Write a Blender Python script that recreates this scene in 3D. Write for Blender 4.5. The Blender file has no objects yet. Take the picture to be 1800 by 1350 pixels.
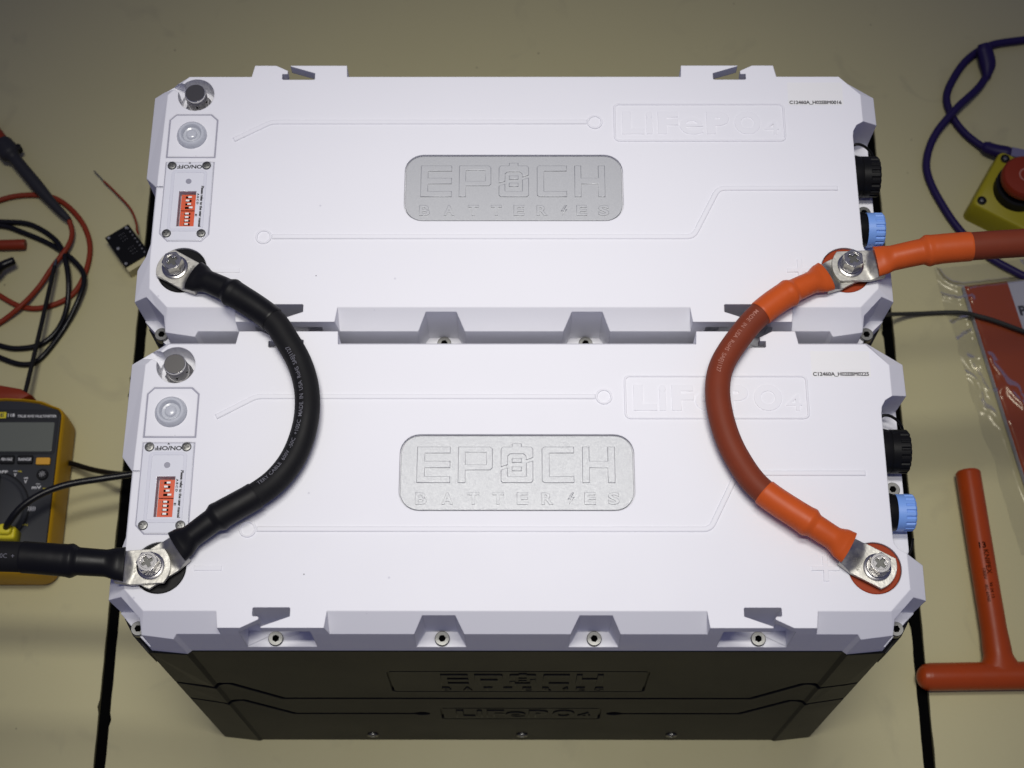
import bpy, bmesh, math, random
from mathutils import Vector, Matrix, noise
R = math.radians
random.seed(7)
scene = bpy.context.scene
COL = scene.collection
H = 0.39                                  # height of the battery lids above the bench top

# ------------------------------------------------------------------ camera
cam = bpy.data.cameras.new('Camera'); camo = bpy.data.objects.new('Camera', cam); COL.objects.link(camo)
camo.matrix_world = Matrix.Translation((0.0023, -0.50026, 1.04388 + H)) @ Matrix.Rotation(0.383474, 4, 'X') @ Matrix.Rotation(0.003048, 4, 'Y') @ Matrix.Rotation(0.0002, 4, 'Z')
cam.sensor_fit = 'HORIZONTAL'; cam.sensor_width = 36; cam.lens = 2800 / 1800 * 36
cam.clip_start = .01; cam.clip_end = 50
cam.dof.use_dof = True; cam.dof.focus_distance = 1.14; cam.dof.aperture_fstop = 11
scene.camera = camo
# ------------------------------------------------------------------ world, lamps, exposure
world = bpy.data.worlds.new('World'); scene.world = world; world.use_nodes = True
bg = world.node_tree.nodes['Background']; bg.inputs[0].default_value = (.46, .48, .98, 1); bg.inputs[1].default_value = .17

def lamp(name, loc, sx, sy, power, color, target=None):
    l = bpy.data.lights.new(name, 'AREA'); l.shape = 'RECTANGLE'; l.size = sx; l.size_y = sy
    l.energy = power; l.color = color; l.spread = R(41)
    o = bpy.data.objects.new(name, l); COL.objects.link(o); o.location = loc
    if target: o.rotation_euler = (Vector(target) - Vector(loc)).to_track_quat('-Z', 'Y').to_euler()
    return o
# a twin-tube bench light hung over the batteries
lamp('bench_tube_front', (0, -.38, H + 1.75), .8, .08, 1.10, (1.0, .97, .90))
lamp('bench_tube_rear', (0, .07, H + 1.75), .8, .24, 1.62, (1.0, .97, .90))
scene.view_settings.view_transform = 'Standard'; scene.view_settings.look = 'None'
scene.view_settings.exposure = 0.0; scene.view_settings.gamma = 1.0; scene.view_settings.use_curve_mapping = False
scene.render.engine = 'CYCLES'
scene.cycles.max_bounces = 8; scene.cycles.transparent_max_bounces = 16

# ------------------------------------------------------------------ materials
def mat(name, col, rough=.5, metal=0.0, bevel=0.0, noise_amt=0.0, noise_scale=40, bump=0.0, bump_scale=300, spec=.5, coat=0.0,
        emit=None, trans=0.0, sss=0.0, rough_var=0.0, rough_scale=30, col2=None):
    m = bpy.data.materials.new(name); m.use_nodes = True
    nt = m.node_tree; N = nt.nodes; L = nt.links; p = N['Principled BSDF']
    p.inputs['Base Color'].default_value = (*col, 1); p.inputs['Roughness'].default_value = rough
    p.inputs['Metallic'].default_value = metal; p.inputs['Specular IOR Level'].default_value = spec
    p.inputs['Coat Weight'].default_value = coat; p.inputs['Coat Roughness'].default_value = .15
    if trans: p.inputs['Transmission Weight'].default_value = trans
    if sss:
        p.inputs['Subsurface Weight'].default_value = sss; p.inputs['Subsurface Radius'].default_value = (.004, .004, .004)
        p.inputs['Subsurface Scale'].default_value = .5
    tc = N.new('ShaderNodeTexCoord')
    def nz(scale, det=4):
        t = N.new('ShaderNodeTexNoise'); t.inputs['Scale'].default_value = scale; t.inputs['Detail'].default_value = det
        L.new(tc.outputs['Object'], t.inputs['Vector']); return t
    if noise_amt:
        t = nz(noise_scale); mx = N.new('ShaderNodeMix'); mx.data_type = 'RGBA'
        c2 = col2 if col2 else tuple(max(0, c * (1 - noise_amt)) for c in col)
        c1 = col if col2 else tuple(min(1, c * (1 + noise_amt)) for c in col)
        mx.inputs[6].default_value = (*c1, 1); mx.inputs[7].default_value = (*c2, 1)
        L.new(t.outputs['Fac'], mx.inputs[0]); L.new(mx.outputs[2], p.inputs['Base Color'])
    if rough_var:
        t = nz(rough_scale); mr = N.new('ShaderNodeMapRange'); mr.inputs[1].default_value = .3; mr.inputs[2].default_value = .7
        mr.inputs[3].default_value = max(.02, rough - rough_var); mr.inputs[4].default_value = rough + rough_var
        L.new(t.outputs['Fac'], mr.inputs[0]); L.new(mr.outputs[0], p.inputs['Roughness'])
    nrm = None
    if bevel:
        b = N.new('ShaderNodeBevel'); b.samples = 4; b.inputs['Radius'].default_value = bevel; nrm = b.outputs['Normal']
    if bump:
        t = nz(bump_scale, 3); bp = N.new('ShaderNodeBump'); bp.inputs['Strength'].default_value = bump; bp.inputs['Distance'].default_value = .0005
        L.new(t.outputs['Fac'], bp.inputs['Height'])
        if nrm: L.new(nrm, bp.inputs['Normal'])
        nrm = bp.outputs['Normal']
    if nrm: L.new(nrm, p.inputs['Normal'])
    if emit: p.inputs['Emission Color'].default_value = (*emit, 1); p.inputs['Emission Strength'].default_value = 1
    return m

M = {}
M['lid'] = mat('white_plastic', (.76, .762, .81), .58, bevel=.0013, bump=.05, bump_scale=900, noise_amt=.012, noise_scale=12, spec=.12, rough_var=.06, rough_scale=25)
def specks(m, col, scale, r, keep):
    nt = m.node_tree; N = nt.nodes; L = nt.links; p = N['Principled BSDF']; src = p.inputs['Base Color'].links[0].from_socket
    tc = N.new('ShaderNodeTexCoord'); v = N.new('ShaderNodeTexVoronoi'); v.inputs['Scale'].default_value = scale; L.new(tc.outputs['Object'], v.inputs['Vector'])
    mr = N.new('ShaderNodeMapRange'); mr.inputs[1].default_value = r * 1.3; mr.inputs[2].default_value = r * .6; L.new(v.outputs['Distance'], mr.inputs[0])
    sp = N.new('ShaderNodeSeparateColor'); L.new(v.outputs['Color'], sp.inputs[0])
    g = N.new('ShaderNodeMath'); g.operation = 'GREATER_THAN'; g.inputs[1].default_value = 1 - keep; L.new(sp.outputs[0], g.inputs[0])
    mu = N.new('ShaderNodeMath'); mu.operation = 'MULTIPLY'; L.new(mr.outputs[0], mu.inputs[0]); L.new(g.outputs[0], mu.inputs[1])
    mx = N.new('ShaderNodeMix'); mx.data_type = 'RGBA'; L.new(mu.outputs[0], mx.inputs[0]); L.new(src, mx.inputs[6]); mx.inputs[7].default_value = (*col, 1)
    L.new(mx.outputs[2], p.inputs['Base Color'])
specks(M['lid'], (.14, .14, .16), 42, .020, .06)
specks(M['lid'], (.62, .62, .68), 70, .06, .05)
M['rib'] = mat('white_plastic_rib', (.76, .762, .81), .58, spec=.12)
M['panel'] = mat('clear_cover', (.70, .71, .77), .16, bevel=.0005, spec=.5)
M['frame'] = mat('cover_frame', (.655, .665, .735), .2)
M['well'] = mat('window_well', (.52, .47, .53), .5)
M['black_case'] = mat('black_case', (.0095, .0098, .0110), .20, bevel=.0006, spec=.035, rough_var=.04, rough_scale=14)
M['black_case'].node_tree.nodes['Principled BSDF'].inputs['Specular Tint'].default_value = (.80, .88, 1.0, 1)
M['black_case'].node_tree.nodes['Principled BSDF'].inputs['IOR'].default_value = 1.2
M['black_rubber'] = mat('black_rubber', (.0055, .0055, .0065), .60, bump=.08, bump_scale=420, rough_var=.08, spec=.16, noise_amt=.3, noise_scale=55, col2=(.011, .011, .012))
M['black_sleeve'] = mat('black_shrink', (.005, .005, .006), .44, bump=.22, bump_scale=110, rough_var=.10, spec=.20)
M['black_plastic'] = mat('black_plastic', (.006, .006, .0065), .40, bevel=.0004, spec=.14)
M['dark'] = mat('dark_recess', (.003, .003, .003), 1.0, spec=.0)
M['groove_shade'] = mat('groove_shade_grey', (.30, .30, .36), .7, spec=.1)  # grey painted in for the shade inside the lid grooves
M['red_jacket'] = mat('red_jacket', (.175, .034, .015), .55, bump=.06, bump_scale=500, noise_amt=.12, noise_scale=60, spec=.15)
M['orange_sleeve'] = mat('orange_shrink', (.50, .082, .014), .42, bump=.22, bump_scale=110, noise_amt=.10, noise_scale=70, rough_var=.08, spec=.20)
M['orange_disc'] = mat('orange_disc', (.30, .040, .009), .5, noise_amt=.1, spec=.15)
M['print_grey'] = mat('grey_print', (.15, .15, .175), .7, spec=.1)
M['print_pink'] = mat('pink_print', (.36, .15, .11), .6)
M['print_black'] = mat('black_print', (.02, .02, .025), .6)
M['print_white'] = mat('white_print', (.62, .62, .62), .6)
M['print_yellow'] = mat('yellow_print', (.45, .38, .02), .6)
M['tin'] = mat('tinned_copper', (.44, .43, .395), .48, 1.0, bevel=.0006, bump=.25, bump_scale=420, rough_var=.10, rough_scale=160, noise_amt=.10, noise_scale=120)
M['steel'] = mat('bolt_steel', (.46, .45, .435), .24, 1.0, bevel=.0003)
M['stamp'] = mat('stamped_tin', (.22, .215, .195), .5, 1.0)
M['recess_shade'] = mat('recess_shade_steel', (.10, .10, .095), .45, .9)  # dark grey in place of shade at the bottom of the bolt cross
M['nickel_reflect'] = mat('nickel_dark_reflect', (.16, .155, .145), .32, .9)  # nickel darkened in colour to stand in for a dark reflection
M['nickel'] = mat('nickel', (.62, .61, .58), .14, 1.0, bevel=.0004)
M['screw'] = mat('screw_steel', (.17, .17, .165), .42, 1.0)
M['blue'] = mat('blue_cap', (.19, .36, .80), .42, bevel=.0004)
M['dip'] = mat('dip_orange', (.62, .085, .022), .5, noise_amt=.05)
M['white'] = mat('white_slider', (.80, .79, .76), .45)
M['silicone'] = mat('silicone_button', (.50, .52, .57), .22, spec=.5, sss=.25)
M['led'] = mat('led_dot', (.28, .28, .34), .4)
M['sticker'] = mat('sticker', (.775, .775, .785), .40, noise_amt=.01, spec=.1)
M['yellow'] = mat('holster_yellow', (.52, .285, .008), .5, bump=.05, bump_scale=500, noise_amt=.08, spec=.2)
M['meter_dark'] = mat('meter_dark', (.018, .019, .022), .5, bump=.06, bump_scale=900, spec=.2)
M['meter_face'] = mat('meter_face', (.034, .036, .040), .5, bump=.05, bump_scale=900, spec=.2)
M['lcd'] = mat('lcd', (.13, .14, .115), .08, coat=.5)
M['button_dark'] = mat('button_dark', (.010, .010, .011), .5, spec=.12)
M['button_amber'] = mat('button_amber', (.60, .30, .012), .45)
M['plug_yellow'] = mat('plug_yellow', (.66, .56, .015), .4)
M['lead_black'] = mat('lead_black', (.006, .006, .007), .30, spec=.25)
M['lead_red'] = mat('lead_red', (.21, .027, .009), .5, noise_amt=.08, spec=.2)
M['probe_grey'] = mat('probe_grey', (.024, .024, .027), .5, noise_amt=.1, spec=.2)
M['pcb'] = mat('pcb', (.004, .004, .0045), .4, spec=.12)
M['solder'] = mat('solder', (.30, .30, .30), .4, .6)
M['cream'] = mat('cream_block', (.50, .45, .24), .5)
M['purple'] = mat('purple_cable', (.016, .009, .062), .45, spec=.2)
M['estop_yellow'] = mat('estop_yellow', (.32, .275, .012), .45, noise_amt=.06, bump=.04, spec=.2)
M['estop_red'] = mat('estop_red', (.21, .024, .008), .45, spec=.2)
M['clear_plug'] = mat('clear_plug', (.16, .15, .24), .15)
M['grey_wire'] = mat('grey_wire', (.028, .028, .024), .55, spec=.2)
M['tool_orange'] = mat('tool_orange', (.33, .047, .008), .32, bump=.06, bump_scale=120, noise_amt=.14, noise_scale=30, rough_var=.08, spec=.25)
M['card_orange'] = mat('card_orange', (.27, .045, .008), .45, spec=.2)
M['card_white'] = mat('card_white', (.42, .42, .45), .5, spec=.2)

def nameplate_mat():
    m = mat('nameplate_metal', (.43, .44, .46), .40, .8, bevel=.0003)
    nt = m.node_tree; N = nt.nodes; L = nt.links; p = N['Principled BSDF']
    tc = N.new('ShaderNodeTexCoord'); v = N.new('ShaderNodeTexVoronoi'); v.inputs['Scale'].default_value = 2600
    L.new(tc.outputs['Object'], v.inputs['Vector'])
    mr = N.new('ShaderNodeMapRange'); mr.inputs[3].default_value = .48; mr.inputs[4].default_value = .68
    L.new(v.outputs['Color'], mr.inputs[0]); L.new(mr.outputs[0], p.inputs['Roughness'])
    n2 = N.new('ShaderNodeTexNoise'); n2.inputs['Scale'].default_value = 2600; n2.inputs['Detail'].default_value = 2
    L.new(tc.outputs['Object'], n2.inputs['Vector'])
    bp = N.new('ShaderNodeBump'); bp.inputs['Strength'].default_value = .16; bp.inputs['Distance'].default_value = .0003
    L.new(n2.outputs['Fac'], bp.inputs['Height'])
    bv = [n for n in N if n.type == 'BEVEL'][0]; L.new(bv.outputs[0], bp.inputs['Normal']); L.new(bp.outputs[0], p.inputs['Normal'])
    return m
M['plate'] = nameplate_mat()

def bench_mat():
    m = bpy.data.materials.new('bench_laminate'); m.use_nodes = True
    nt = m.node_tree; N = nt.nodes; L = nt.links; p = N['Principled BSDF']; p.inputs['Roughness'].default_value = .52
    tc = N.new('ShaderNodeTexCoord')
    def nz(scale, det, d=0.0):
        t = N.new('ShaderNodeTexNoise'); t.inputs['Scale'].default_value = scale; t.inputs['Detail'].default_value = det
        t.inputs['Distortion'].default_value = d; L.new(tc.outputs['Object'], t.inputs['Vector']); return t
    def mix(a, b, fac):
        x = N.new('ShaderNodeMix'); x.data_type = 'RGBA'
        for s, v in ((6, a), (7, b)):
            if isinstance(v, tuple): x.inputs[s].default_value = (*v, 1)
            else: L.new(v, x.inputs[s])
        L.new(fac, x.inputs[0]); return x.outputs[2]
    def ramp(src, a, b):
        r = N.new('ShaderNodeMapRange'); r.inputs[1].default_value = a; r.inputs[2].default_value = b; L.new(src, r.inputs[0]); return r.outputs[0]
    c = mix((.44, .402, .212), (.47, .432, .234), nz(5, 5).outputs['Fac'])
    gr = N.new('ShaderNodeMath'); gr.operation = 'MULTIPLY'; gr.inputs[1].default_value = .38; L.new(ramp(nz(16, 8, 1.2).outputs['Fac'], .60, .80), gr.inputs[0])
    c = mix(c, (.27, .245, .15), gr.outputs[0])          # grime
    v = N.new('ShaderNodeTexVoronoi'); v.inputs['Scale'].default_value = 34; L.new(tc.outputs['Object'], v.inputs['Vector'])
    spot = ramp(v.outputs['Distance'], .045, .02)
    sep = N.new('ShaderNodeSeparateColor'); L.new(v.outputs['Color'], sep.inputs[0])
    pick = N.new('ShaderNodeMath'); pick.operation = 'GREATER_THAN'; pick.inputs[1].default_value = .60; L.new(sep.outputs[0], pick.inputs[0])
    mu = N.new('ShaderNodeMath'); mu.operation = 'MULTIPLY'; L.new(spot, mu.inputs[0]); L.new(pick.outputs[0], mu.inputs[1])
    mu2 = N.new('ShaderNodeMath'); mu2.operation = 'MULTIPLY'; mu2.inputs[1].default_value = .8; L.new(mu.outputs[0], mu2.inputs[0])
    c = mix(c, (.14, .12, .075), mu2.outputs[0])                                           # small specks
    # fine scratches
    mp = N.new('ShaderNodeMapping'); mp.inputs['Rotation'].default_value = (0, 0, .9); mp.inputs['Scale'].default_value = (170, 6, 6); L.new(tc.outputs['Object'], mp.inputs[0])
    t = N.new('ShaderNodeTexNoise'); t.inputs['Scale'].default_value = 1; t.inputs['Detail'].default_value = 2; L.new(mp.outputs[0], t.inputs['Vector'])
    s = ramp(t.outputs['Fac'], .74, .80); s2 = N.new('ShaderNodeMath'); s2.operation = 'MULTIPLY'; s2.inputs[1].default_value = .55; L.new(s, s2.inputs[0])
    c = mix(c, (.43, .40, .27), s2.outputs[0])
    L.new(c, p.inputs['Base Color'])
    mr = N.new('ShaderNodeMapRange'); mr.inputs[3].default_value = .44; mr.inputs[4].default_value = .62; L.new(nz(9, 5).outputs['Fac'], mr.inputs[0]); L.new(mr.outputs[0], p.inputs['Roughness'])
    b = N.new('ShaderNodeBump'); b.inputs['Strength'].default_value = .12; b.inputs['Distance'].default_value = .0006
    L.new(nz(220, 4).outputs['Fac'], b.inputs['Height']); L.new(b.outputs[0], p.inputs['Normal'])
    return m
M['bench'] = bench_mat()

def film_mat():
    m = bpy.data.materials.new('clear_film'); m.use_nodes = True
    nt = m.node_tree; N = nt.nodes; L = nt.links
    for n in list(N):
        if n.type != 'OUTPUT_MATERIAL': N.remove(n)
    out = N['Material Output']
    tr = N.new('ShaderNodeBsdfTransparent'); tr.inputs[0].default_value = (.93, .93, .93, 1)
    gl = N.new('ShaderNodeBsdfGlossy'); gl.inputs['Roughness'].default_value = .22; gl.inputs[0].default_value = (1, .95, .80, 1)
    fr = N.new('ShaderNodeFresnel'); fr.inputs['IOR'].default_value = 1.6
    mx = N.new('ShaderNodeMixShader')
    mm = N.new('ShaderNodeMath'); mm.operation = 'MULTIPLY_ADD'; mm.inputs[1].default_value = .6; mm.inputs[2].default_value = .005; L.new(fr.outputs[0], mm.inputs[0])
    L.new(mm.outputs[0], mx.inputs[0]); L.new(tr.outputs[0], mx.inputs[1]); L.new(gl.outputs[0], mx.inputs[2]); L.new(mx.outputs[0], out.inputs[0])
    return m
M['film'] = film_mat()

# ------------------------------------------------------------------ mesh helpers
def mesh_from(verts, faces, name='m', smooth=False):
    me = bpy.data.meshes.new(name); me.from_pydata([tuple(v) for v in verts], [], faces)
    bm = bmesh.new(); bm.from_mesh(me); bmesh.ops.recalc_face_normals(bm, faces=bm.faces); bm.to_mesh(me); bm.free()
    if smooth: me.polygons.foreach_set('use_smooth', [True] * len(me.polygons))
    return me
def merge(meshes, name='m'):
    bm = bmesh.new()
    for me in meshes: bm.from_mesh(me)
    out = bpy.data.meshes.new(name); bm.to_mesh(out); bm.free(); return out
def xf(me, mtx):
    me.transform(mtx); me.update(); return me
def smooth(me, ang=35):
    me.polygons.foreach_set('use_smooth', [True] * len(me.polygons))
    bm = bmesh.new(); bm.from_mesh(me)
    for e in bm.edges:
        e.smooth = not (len(e.link_faces) == 2 and e.calc_face_angle(0) > R(ang))
    bm.to_mesh(me); bm.free(); return me
def prism(poly, z0, z1, name='m'):
    n = len(poly)
    v = [(x, y, z0) for x, y in poly] + [(x, y, z1) for x, y in poly]
    f = [tuple(range(n - 1, -1, -1)), tuple(range(n, 2 * n))] + [(i, (i + 1) % n, n + (i + 1) % n, n + i) for i in range(n)]
    return mesh_from(v, f, name)
def box(x0, x1, y0, y1, z0, z1): return prism([(x0, y0), (x1, y0), (x1, y1), (x0, y1)], z0, z1)
def circ(cx, cy, r, n=40, a0=0, a1=360):
    full = abs(a1 - a0) >= 359.9
    return [(cx + r * math.cos(R(a0 + (a1 - a0) * i / (n if full else n - 1))), cy + r * math.sin(R(a0 + (a1 - a0) * i / (n if full else n - 1)))) for i in range(n)]
def rrect(x0, x1, y0, y1, r, n=8):
    p = []
    for cx, cy, a in ((x1 - r, y0 + r, -90), (x1 - r, y1 - r, 0), (x0 + r, y1 - r, 90), (x0 + r, y0 + r, 180)):
        p += circ(cx, cy, r, n, a, a + 90)
    return p
def lathe(prof, n=40, name='m'):
    v = []; f = []
    for r, z in prof:
        for i in range(n):
            a = 2 * math.pi * i / n; v.append((r * math.cos(a), r * math.sin(a), z))
    for k in range(len(prof) - 1):
        for i in range(n):
            j = (i + 1) % n; f.append((k * n + i, k * n + j, (k + 1) * n + j, (k + 1) * n + i))
    if prof[0][0] > 1e-6: f.append(tuple(range(n - 1, -1, -1)))
    if prof[-1][0] > 1e-6: f.append(tuple(range((len(prof) - 1) * n, len(prof) * n)))
    me = mesh_from(v, f, name)
    bm = bmesh.new(); bm.from_mesh(me); bmesh.ops.remove_doubles(bm, verts=bm.verts, dist=1e-6); bm.to_mesh(me); bm.free()
    return smooth(me, 40)
def to_mesh(obj):
    COL.objects.link(obj); dg = bpy.context.evaluated_depsgraph_get(); dg.update()
    me = bpy.data.meshes.new_from_object(obj.evaluated_get(dg)); me.materials.clear()
    bm = bmesh.new(); bm.from_mesh(me); bmesh.ops.remove_doubles(bm, verts=bm.verts, dist=1e-7); bm.to_mesh(me); bm.free()
    d = obj.data; bpy.data.objects.remove(obj)
    bpy.data.curves.remove(d)
    return me
def flat(polys, z0, z1, bevel=0.0):
    """2-D outlines (with holes) raised from z0 to z1, optionally with bevelled rims"""
    cu = bpy.data.curves.new('c', 'CURVE'); cu.dimensions = '2D'; cu.fill_mode = 'BOTH'
    for pl in polys:
        s = cu.splines.new('POLY'); s.points.add(len(pl) - 1); s.use_cyclic_u = True
        for i, (x, y) in enumerate(pl): s.points[i].co = (x, y, 0, 1)
    h = (z1 - z0) / 2
    cu.extrude = max(h - bevel, 0); cu.bevel_depth = bevel; cu.bevel_resolution = 1; cu.offset = -bevel
    me = to_mesh(bpy.data.objects.new('c', cu))
    return xf(me, Matrix.Translation((0, 0, (z0 + z1) / 2)))
def ribbon(pts, w, closed=False):
    """outline polygon(s) of a stroked polyline"""
    P = [Vector(p) for p in pts]; n = len(P); Lf = []; Rt = []
    for i in range(n):
        if closed: a, b = P[i - 1], P[(i + 1) % n]
        else: a, b = P[max(i - 1, 0)], P[min(i + 1, n - 1)]
        d1 = (P[i] - a).normalized() if (P[i] - a).length > 1e-9 else (b - P[i]).normalized()
        d2 = (b - P[i]).normalized() if (b - P[i]).length > 1e-9 else d1
        t = (d1 + d2).normalized(); nn = Vector((-t.y, t.x)); k = w / 2 / max(.35, nn.dot(Vector((-d1.y, d1.x))))
        Lf.append(tuple(P[i] + nn * k)); Rt.append(tuple(P[i] - nn * k))
    return [Lf, Rt] if closed else [Lf + Rt[::-1]]
def text_raw(s, ext=0.0, bev=0.0, off=0.0, res=4, shear=0.0):
    cu = bpy.data.curves.new('t', 'FONT'); cu.body = s; cu.size = 1; cu.extrude = ext; cu.bevel_depth = bev; cu.offset = off; cu.resolution_u = res
    cu.fill_mode = 'BOTH' if ext > 0 else 'FRONT'; cu.shear = shear; cu.bevel_resolution = 1
    return to_mesh(bpy.data.objects.new('t', cu))
def text_fit(s, x0, x1, y0, y1, z0, z1, bev=.12, off=0.0, rot=0):
    """text scaled into the box; rot turns it (degrees) about the box before fitting"""
    solid = z1 - z0 > .0002
    me = text_raw(s, .25 if solid else 0, (.008 if s in 'e4' else .03) if solid else 0, off)
    if rot: xf(me, Matrix.Rotation(R(rot), 4, 'Z'))
    xs = [v.co.x for v in me.vertices]; ys = [v.co.y for v in me.vertices]; zs = [v.co.z for v in me.vertices]
    a, b, c, d = min(xs), max(xs), min(ys), max(ys); e, f = min(zs), max(zs)
    sx = (x1 - x0) / max(b - a, 1e-6); sy = (y1 - y0) / max(d - c, 1e-6); sz = (z1 - z0) / max(f - e, 1e-6) if solid else 1
    for v in me.vertices: v.co = ((v.co.x - a) * sx + x0, (v.co.y - c) * sy + y0, (v.co.z - e) * sz + z0 if solid else z1)
    me.update(); return me
def boolean(me, cutters, op='DIFFERENCE'):
    o = bpy.data.objects.new('b', me); COL.objects.link(o); cs = []
    for c in cutters:
        co = bpy.data.objects.new('cut', c); COL.objects.link(co); cs.append(co)
        md = o.modifiers.new('b', 'BOOLEAN'); md.object = co; md.operation = op; md.solver = 'EXACT'; md.use_self = True
    dg = bpy.context.evaluated_depsgraph_get(); dg.update()
    out = bpy.data.meshes.new_from_object(o.evaluated_get(dg)); out.materials.clear()
    for c in cs: bpy.data.objects.remove(c)
    bpy.data.objects.remove(o); return out
def obj(name, me, m=None, parent=None, label=None):
    o = bpy.data.objects.new(name, me); COL.objects.link(o)
    if m is not None and me is not None:
        if not me.materials: me.materials.append(M[m])
    if parent: o.parent = parent
    if label: o['label'] = label
    return o
def thing(name, label, cat, loc=(0, 0, 0), rz=0, group=None):
    o = bpy.data.objects.new(name, None); COL.objects.link(o); o.location = loc; o.rotation_euler = (0, 0, rz); o.empty_display_size = .05
    o['label'] = label; o['category'] = cat
    if group: o['group'] = group
    return o
# --- swept shapes
def catmull(pts, step=.003):
    P = [Vector(p) for p in pts]; P = [P[0] * 2 - P[1]] + P + [P[-1] * 2 - P[-2]]; out = []
    for i in range(1, len(P) - 2):
        p0, p1, p2, p3 = P[i - 1:i + 3]; n = max(2, int((p2 - p1).length / step))
        for k in range(n):
            t = k / n
            out.append(.5 * ((2 * p1) + (p2 - p0) * t + (2 * p0 - 5 * p1 + 4 * p2 - p3) * t * t + (3 * p1 - p0 - 3 * p2 + p3) * t ** 3))
    out.append(P[-2]); return out
class Path:
    def __init__(s, pts, step=.003):
        s.p = catmull(pts, step); s.s = [0]
        for a, b in zip(s.p, s.p[1:]): s.s.append(s.s[-1] + (b - a).length)
        s.L = s.s[-1]
    def at(s, d):
        d = min(max(d, 0), s.L); lo, hi = 0, len(s.s) - 1
        while hi - lo > 1:
            m = (lo + hi) // 2
            if s.s[m] <= d: lo = m
            else: hi = m
        t = (d - s.s[lo]) / max(s.s[hi] - s.s[lo], 1e-9)
        return s.p[lo].lerp(s.p[hi], t)
    def frame(s, d):
        a, b = s.at(d - .002), s.at(d + .002); t = (b - a).normalized()
        side = t.cross(Vector((0, 0, 1)))
        side = side.normalized() if side.length > 1e-4 else Vector((1, 0, 0))
        return s.at(d), t, side, side.cross(t).normalized()       # point, tangent, right, up
def sweep(path, prof, n=24, step=.002, cap=True, d0=None, d1=None):
    """prof: list of (distance, half width, half height[, sides offset up])"""
    d0 = prof[0][0] if d0 is None else d0; d1 = prof[-1][0] if d1 is None else d1
    ds = []; k = max(3, int((d1 - d0) / step))
    ds = sorted(set([round(d0 + (d1 - d0) * i / k, 6) for i in range(k + 1)] + [round(q[0], 6) for q in prof]))
    v = []; f = []
    for d in ds:
        j = 0
        while j < len(prof) - 2 and prof[j + 1][0] < d: j += 1
        a, b = prof[j], prof[min(j + 1, len(prof) - 1)]
        t = 0 if b[0] == a[0] else min(max((d - a[0]) / (b[0] - a[0]), 0), 1)
        t = t * t * (3 - 2 * t)
        w = a[1] + (b[1] - a[1]) * t; h = a[2] + (b[2] - a[2]) * t
        c, tt, r, u = path.frame(d)
        for i in range(n):
            an = 2 * math.pi * i / n; v.append(c + r * (w * math.cos(an)) + u * (h * math.sin(an)))
    m = len(ds)
    for k in range(m - 1):
        for i in range(n):
            j = (i + 1) % n; f.append((k * n + i, k * n + j, (k + 1) * n + j, (k + 1) * n + i))
    if cap: f.append(tuple(range(n - 1, -1, -1))); f.append(tuple(range((m - 1) * n, m * n)))
    return smooth(mesh_from(v, f), 50)
def tube(pts, r, n=12, step=.003, r1=None):
    p = Path(pts, step); return sweep(p, [(0, r, r), (p.L, r1 or r, r1 or r)], n, step * 1.3)
def text_on(path, s, d0, size, rad, ang, flip=False, stretch=1.0, gap=.0002):
    """print text along a swept tube: starts at distance d0, centred at angle ang (deg from up, + to the right)"""
    me = text_raw(s, 0, 0, .004, 2)
    bm = bmesh.new(); bm.from_mesh(me); bmesh.ops.triangulate(bm, faces=bm.faces); bmesh.ops.subdivide_edges(bm, edges=bm.edges, cuts=1); bm.to_mesh(me); bm.free()
    for v in me.vertices:
        s_ = v.co.x * size * stretch; t_ = (v.co.y - .35) * size
        if flip: d = d0 - s_; t_ = -t_
        else: d = d0 + s_
        c, tt, r, u = path.frame(d); a = R(ang) - t_ / rad
        v.co = c + (r * math.sin(a) + u * math.cos(a)) * (rad + gap)
    me.update(); return me

# ================================================================== bench
def slot(xc):
    L_, R_ = [], []; y = -1.2
    while y < .395:
        for l, sg in ((L_, -1), (R_, 1)):
            e = .0005 * noise.noise(Vector((xc * 9 + sg, y * 60, 0))) + (.0015 if random.random() < .03 else 0)
            l.append((xc + sg * (.0053 + e), y))
        y += .006
    return prism(L_[::-1] + R_, -.05, .01)
slab = prism([(-1.3, -1.0), (1.3, -1.0), (1.3, 1.5), (-1.3, 1.5)], -.034, 0)
bench = obj('bench_top', boolean(slab, [slot(-.3675), slot(.3675)]), 'bench'); bench['kind'] = 'structure'
for xc in (-.3675, .3675): obj('gap_shade_base', box(xc - .009, xc + .009, -1.0, .40, -.060, -.0345), 'dark', bench)  # black backing under each slot, in place of the shade down there
for xc in (-.3675, .3675): obj('gap_shade_fill', box(xc - .0046, xc + .0046, -1.0, .393, -.0340, -.0022), 'dark', bench)  # black strip fills the slot to stand in for its shade

# ================================================================== the battery (built once at z = 0 on the lid's top, used twice)
parts = []            # (name, mesh, material, parent index or None, label)
def part(name, me, m, par=None, label=None, only=None):
    parts.append((name, me, m, par, label, only)); return len(parts) - 1

def sym(l): return [(-x, y) for x, y in l[::-1]]
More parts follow.
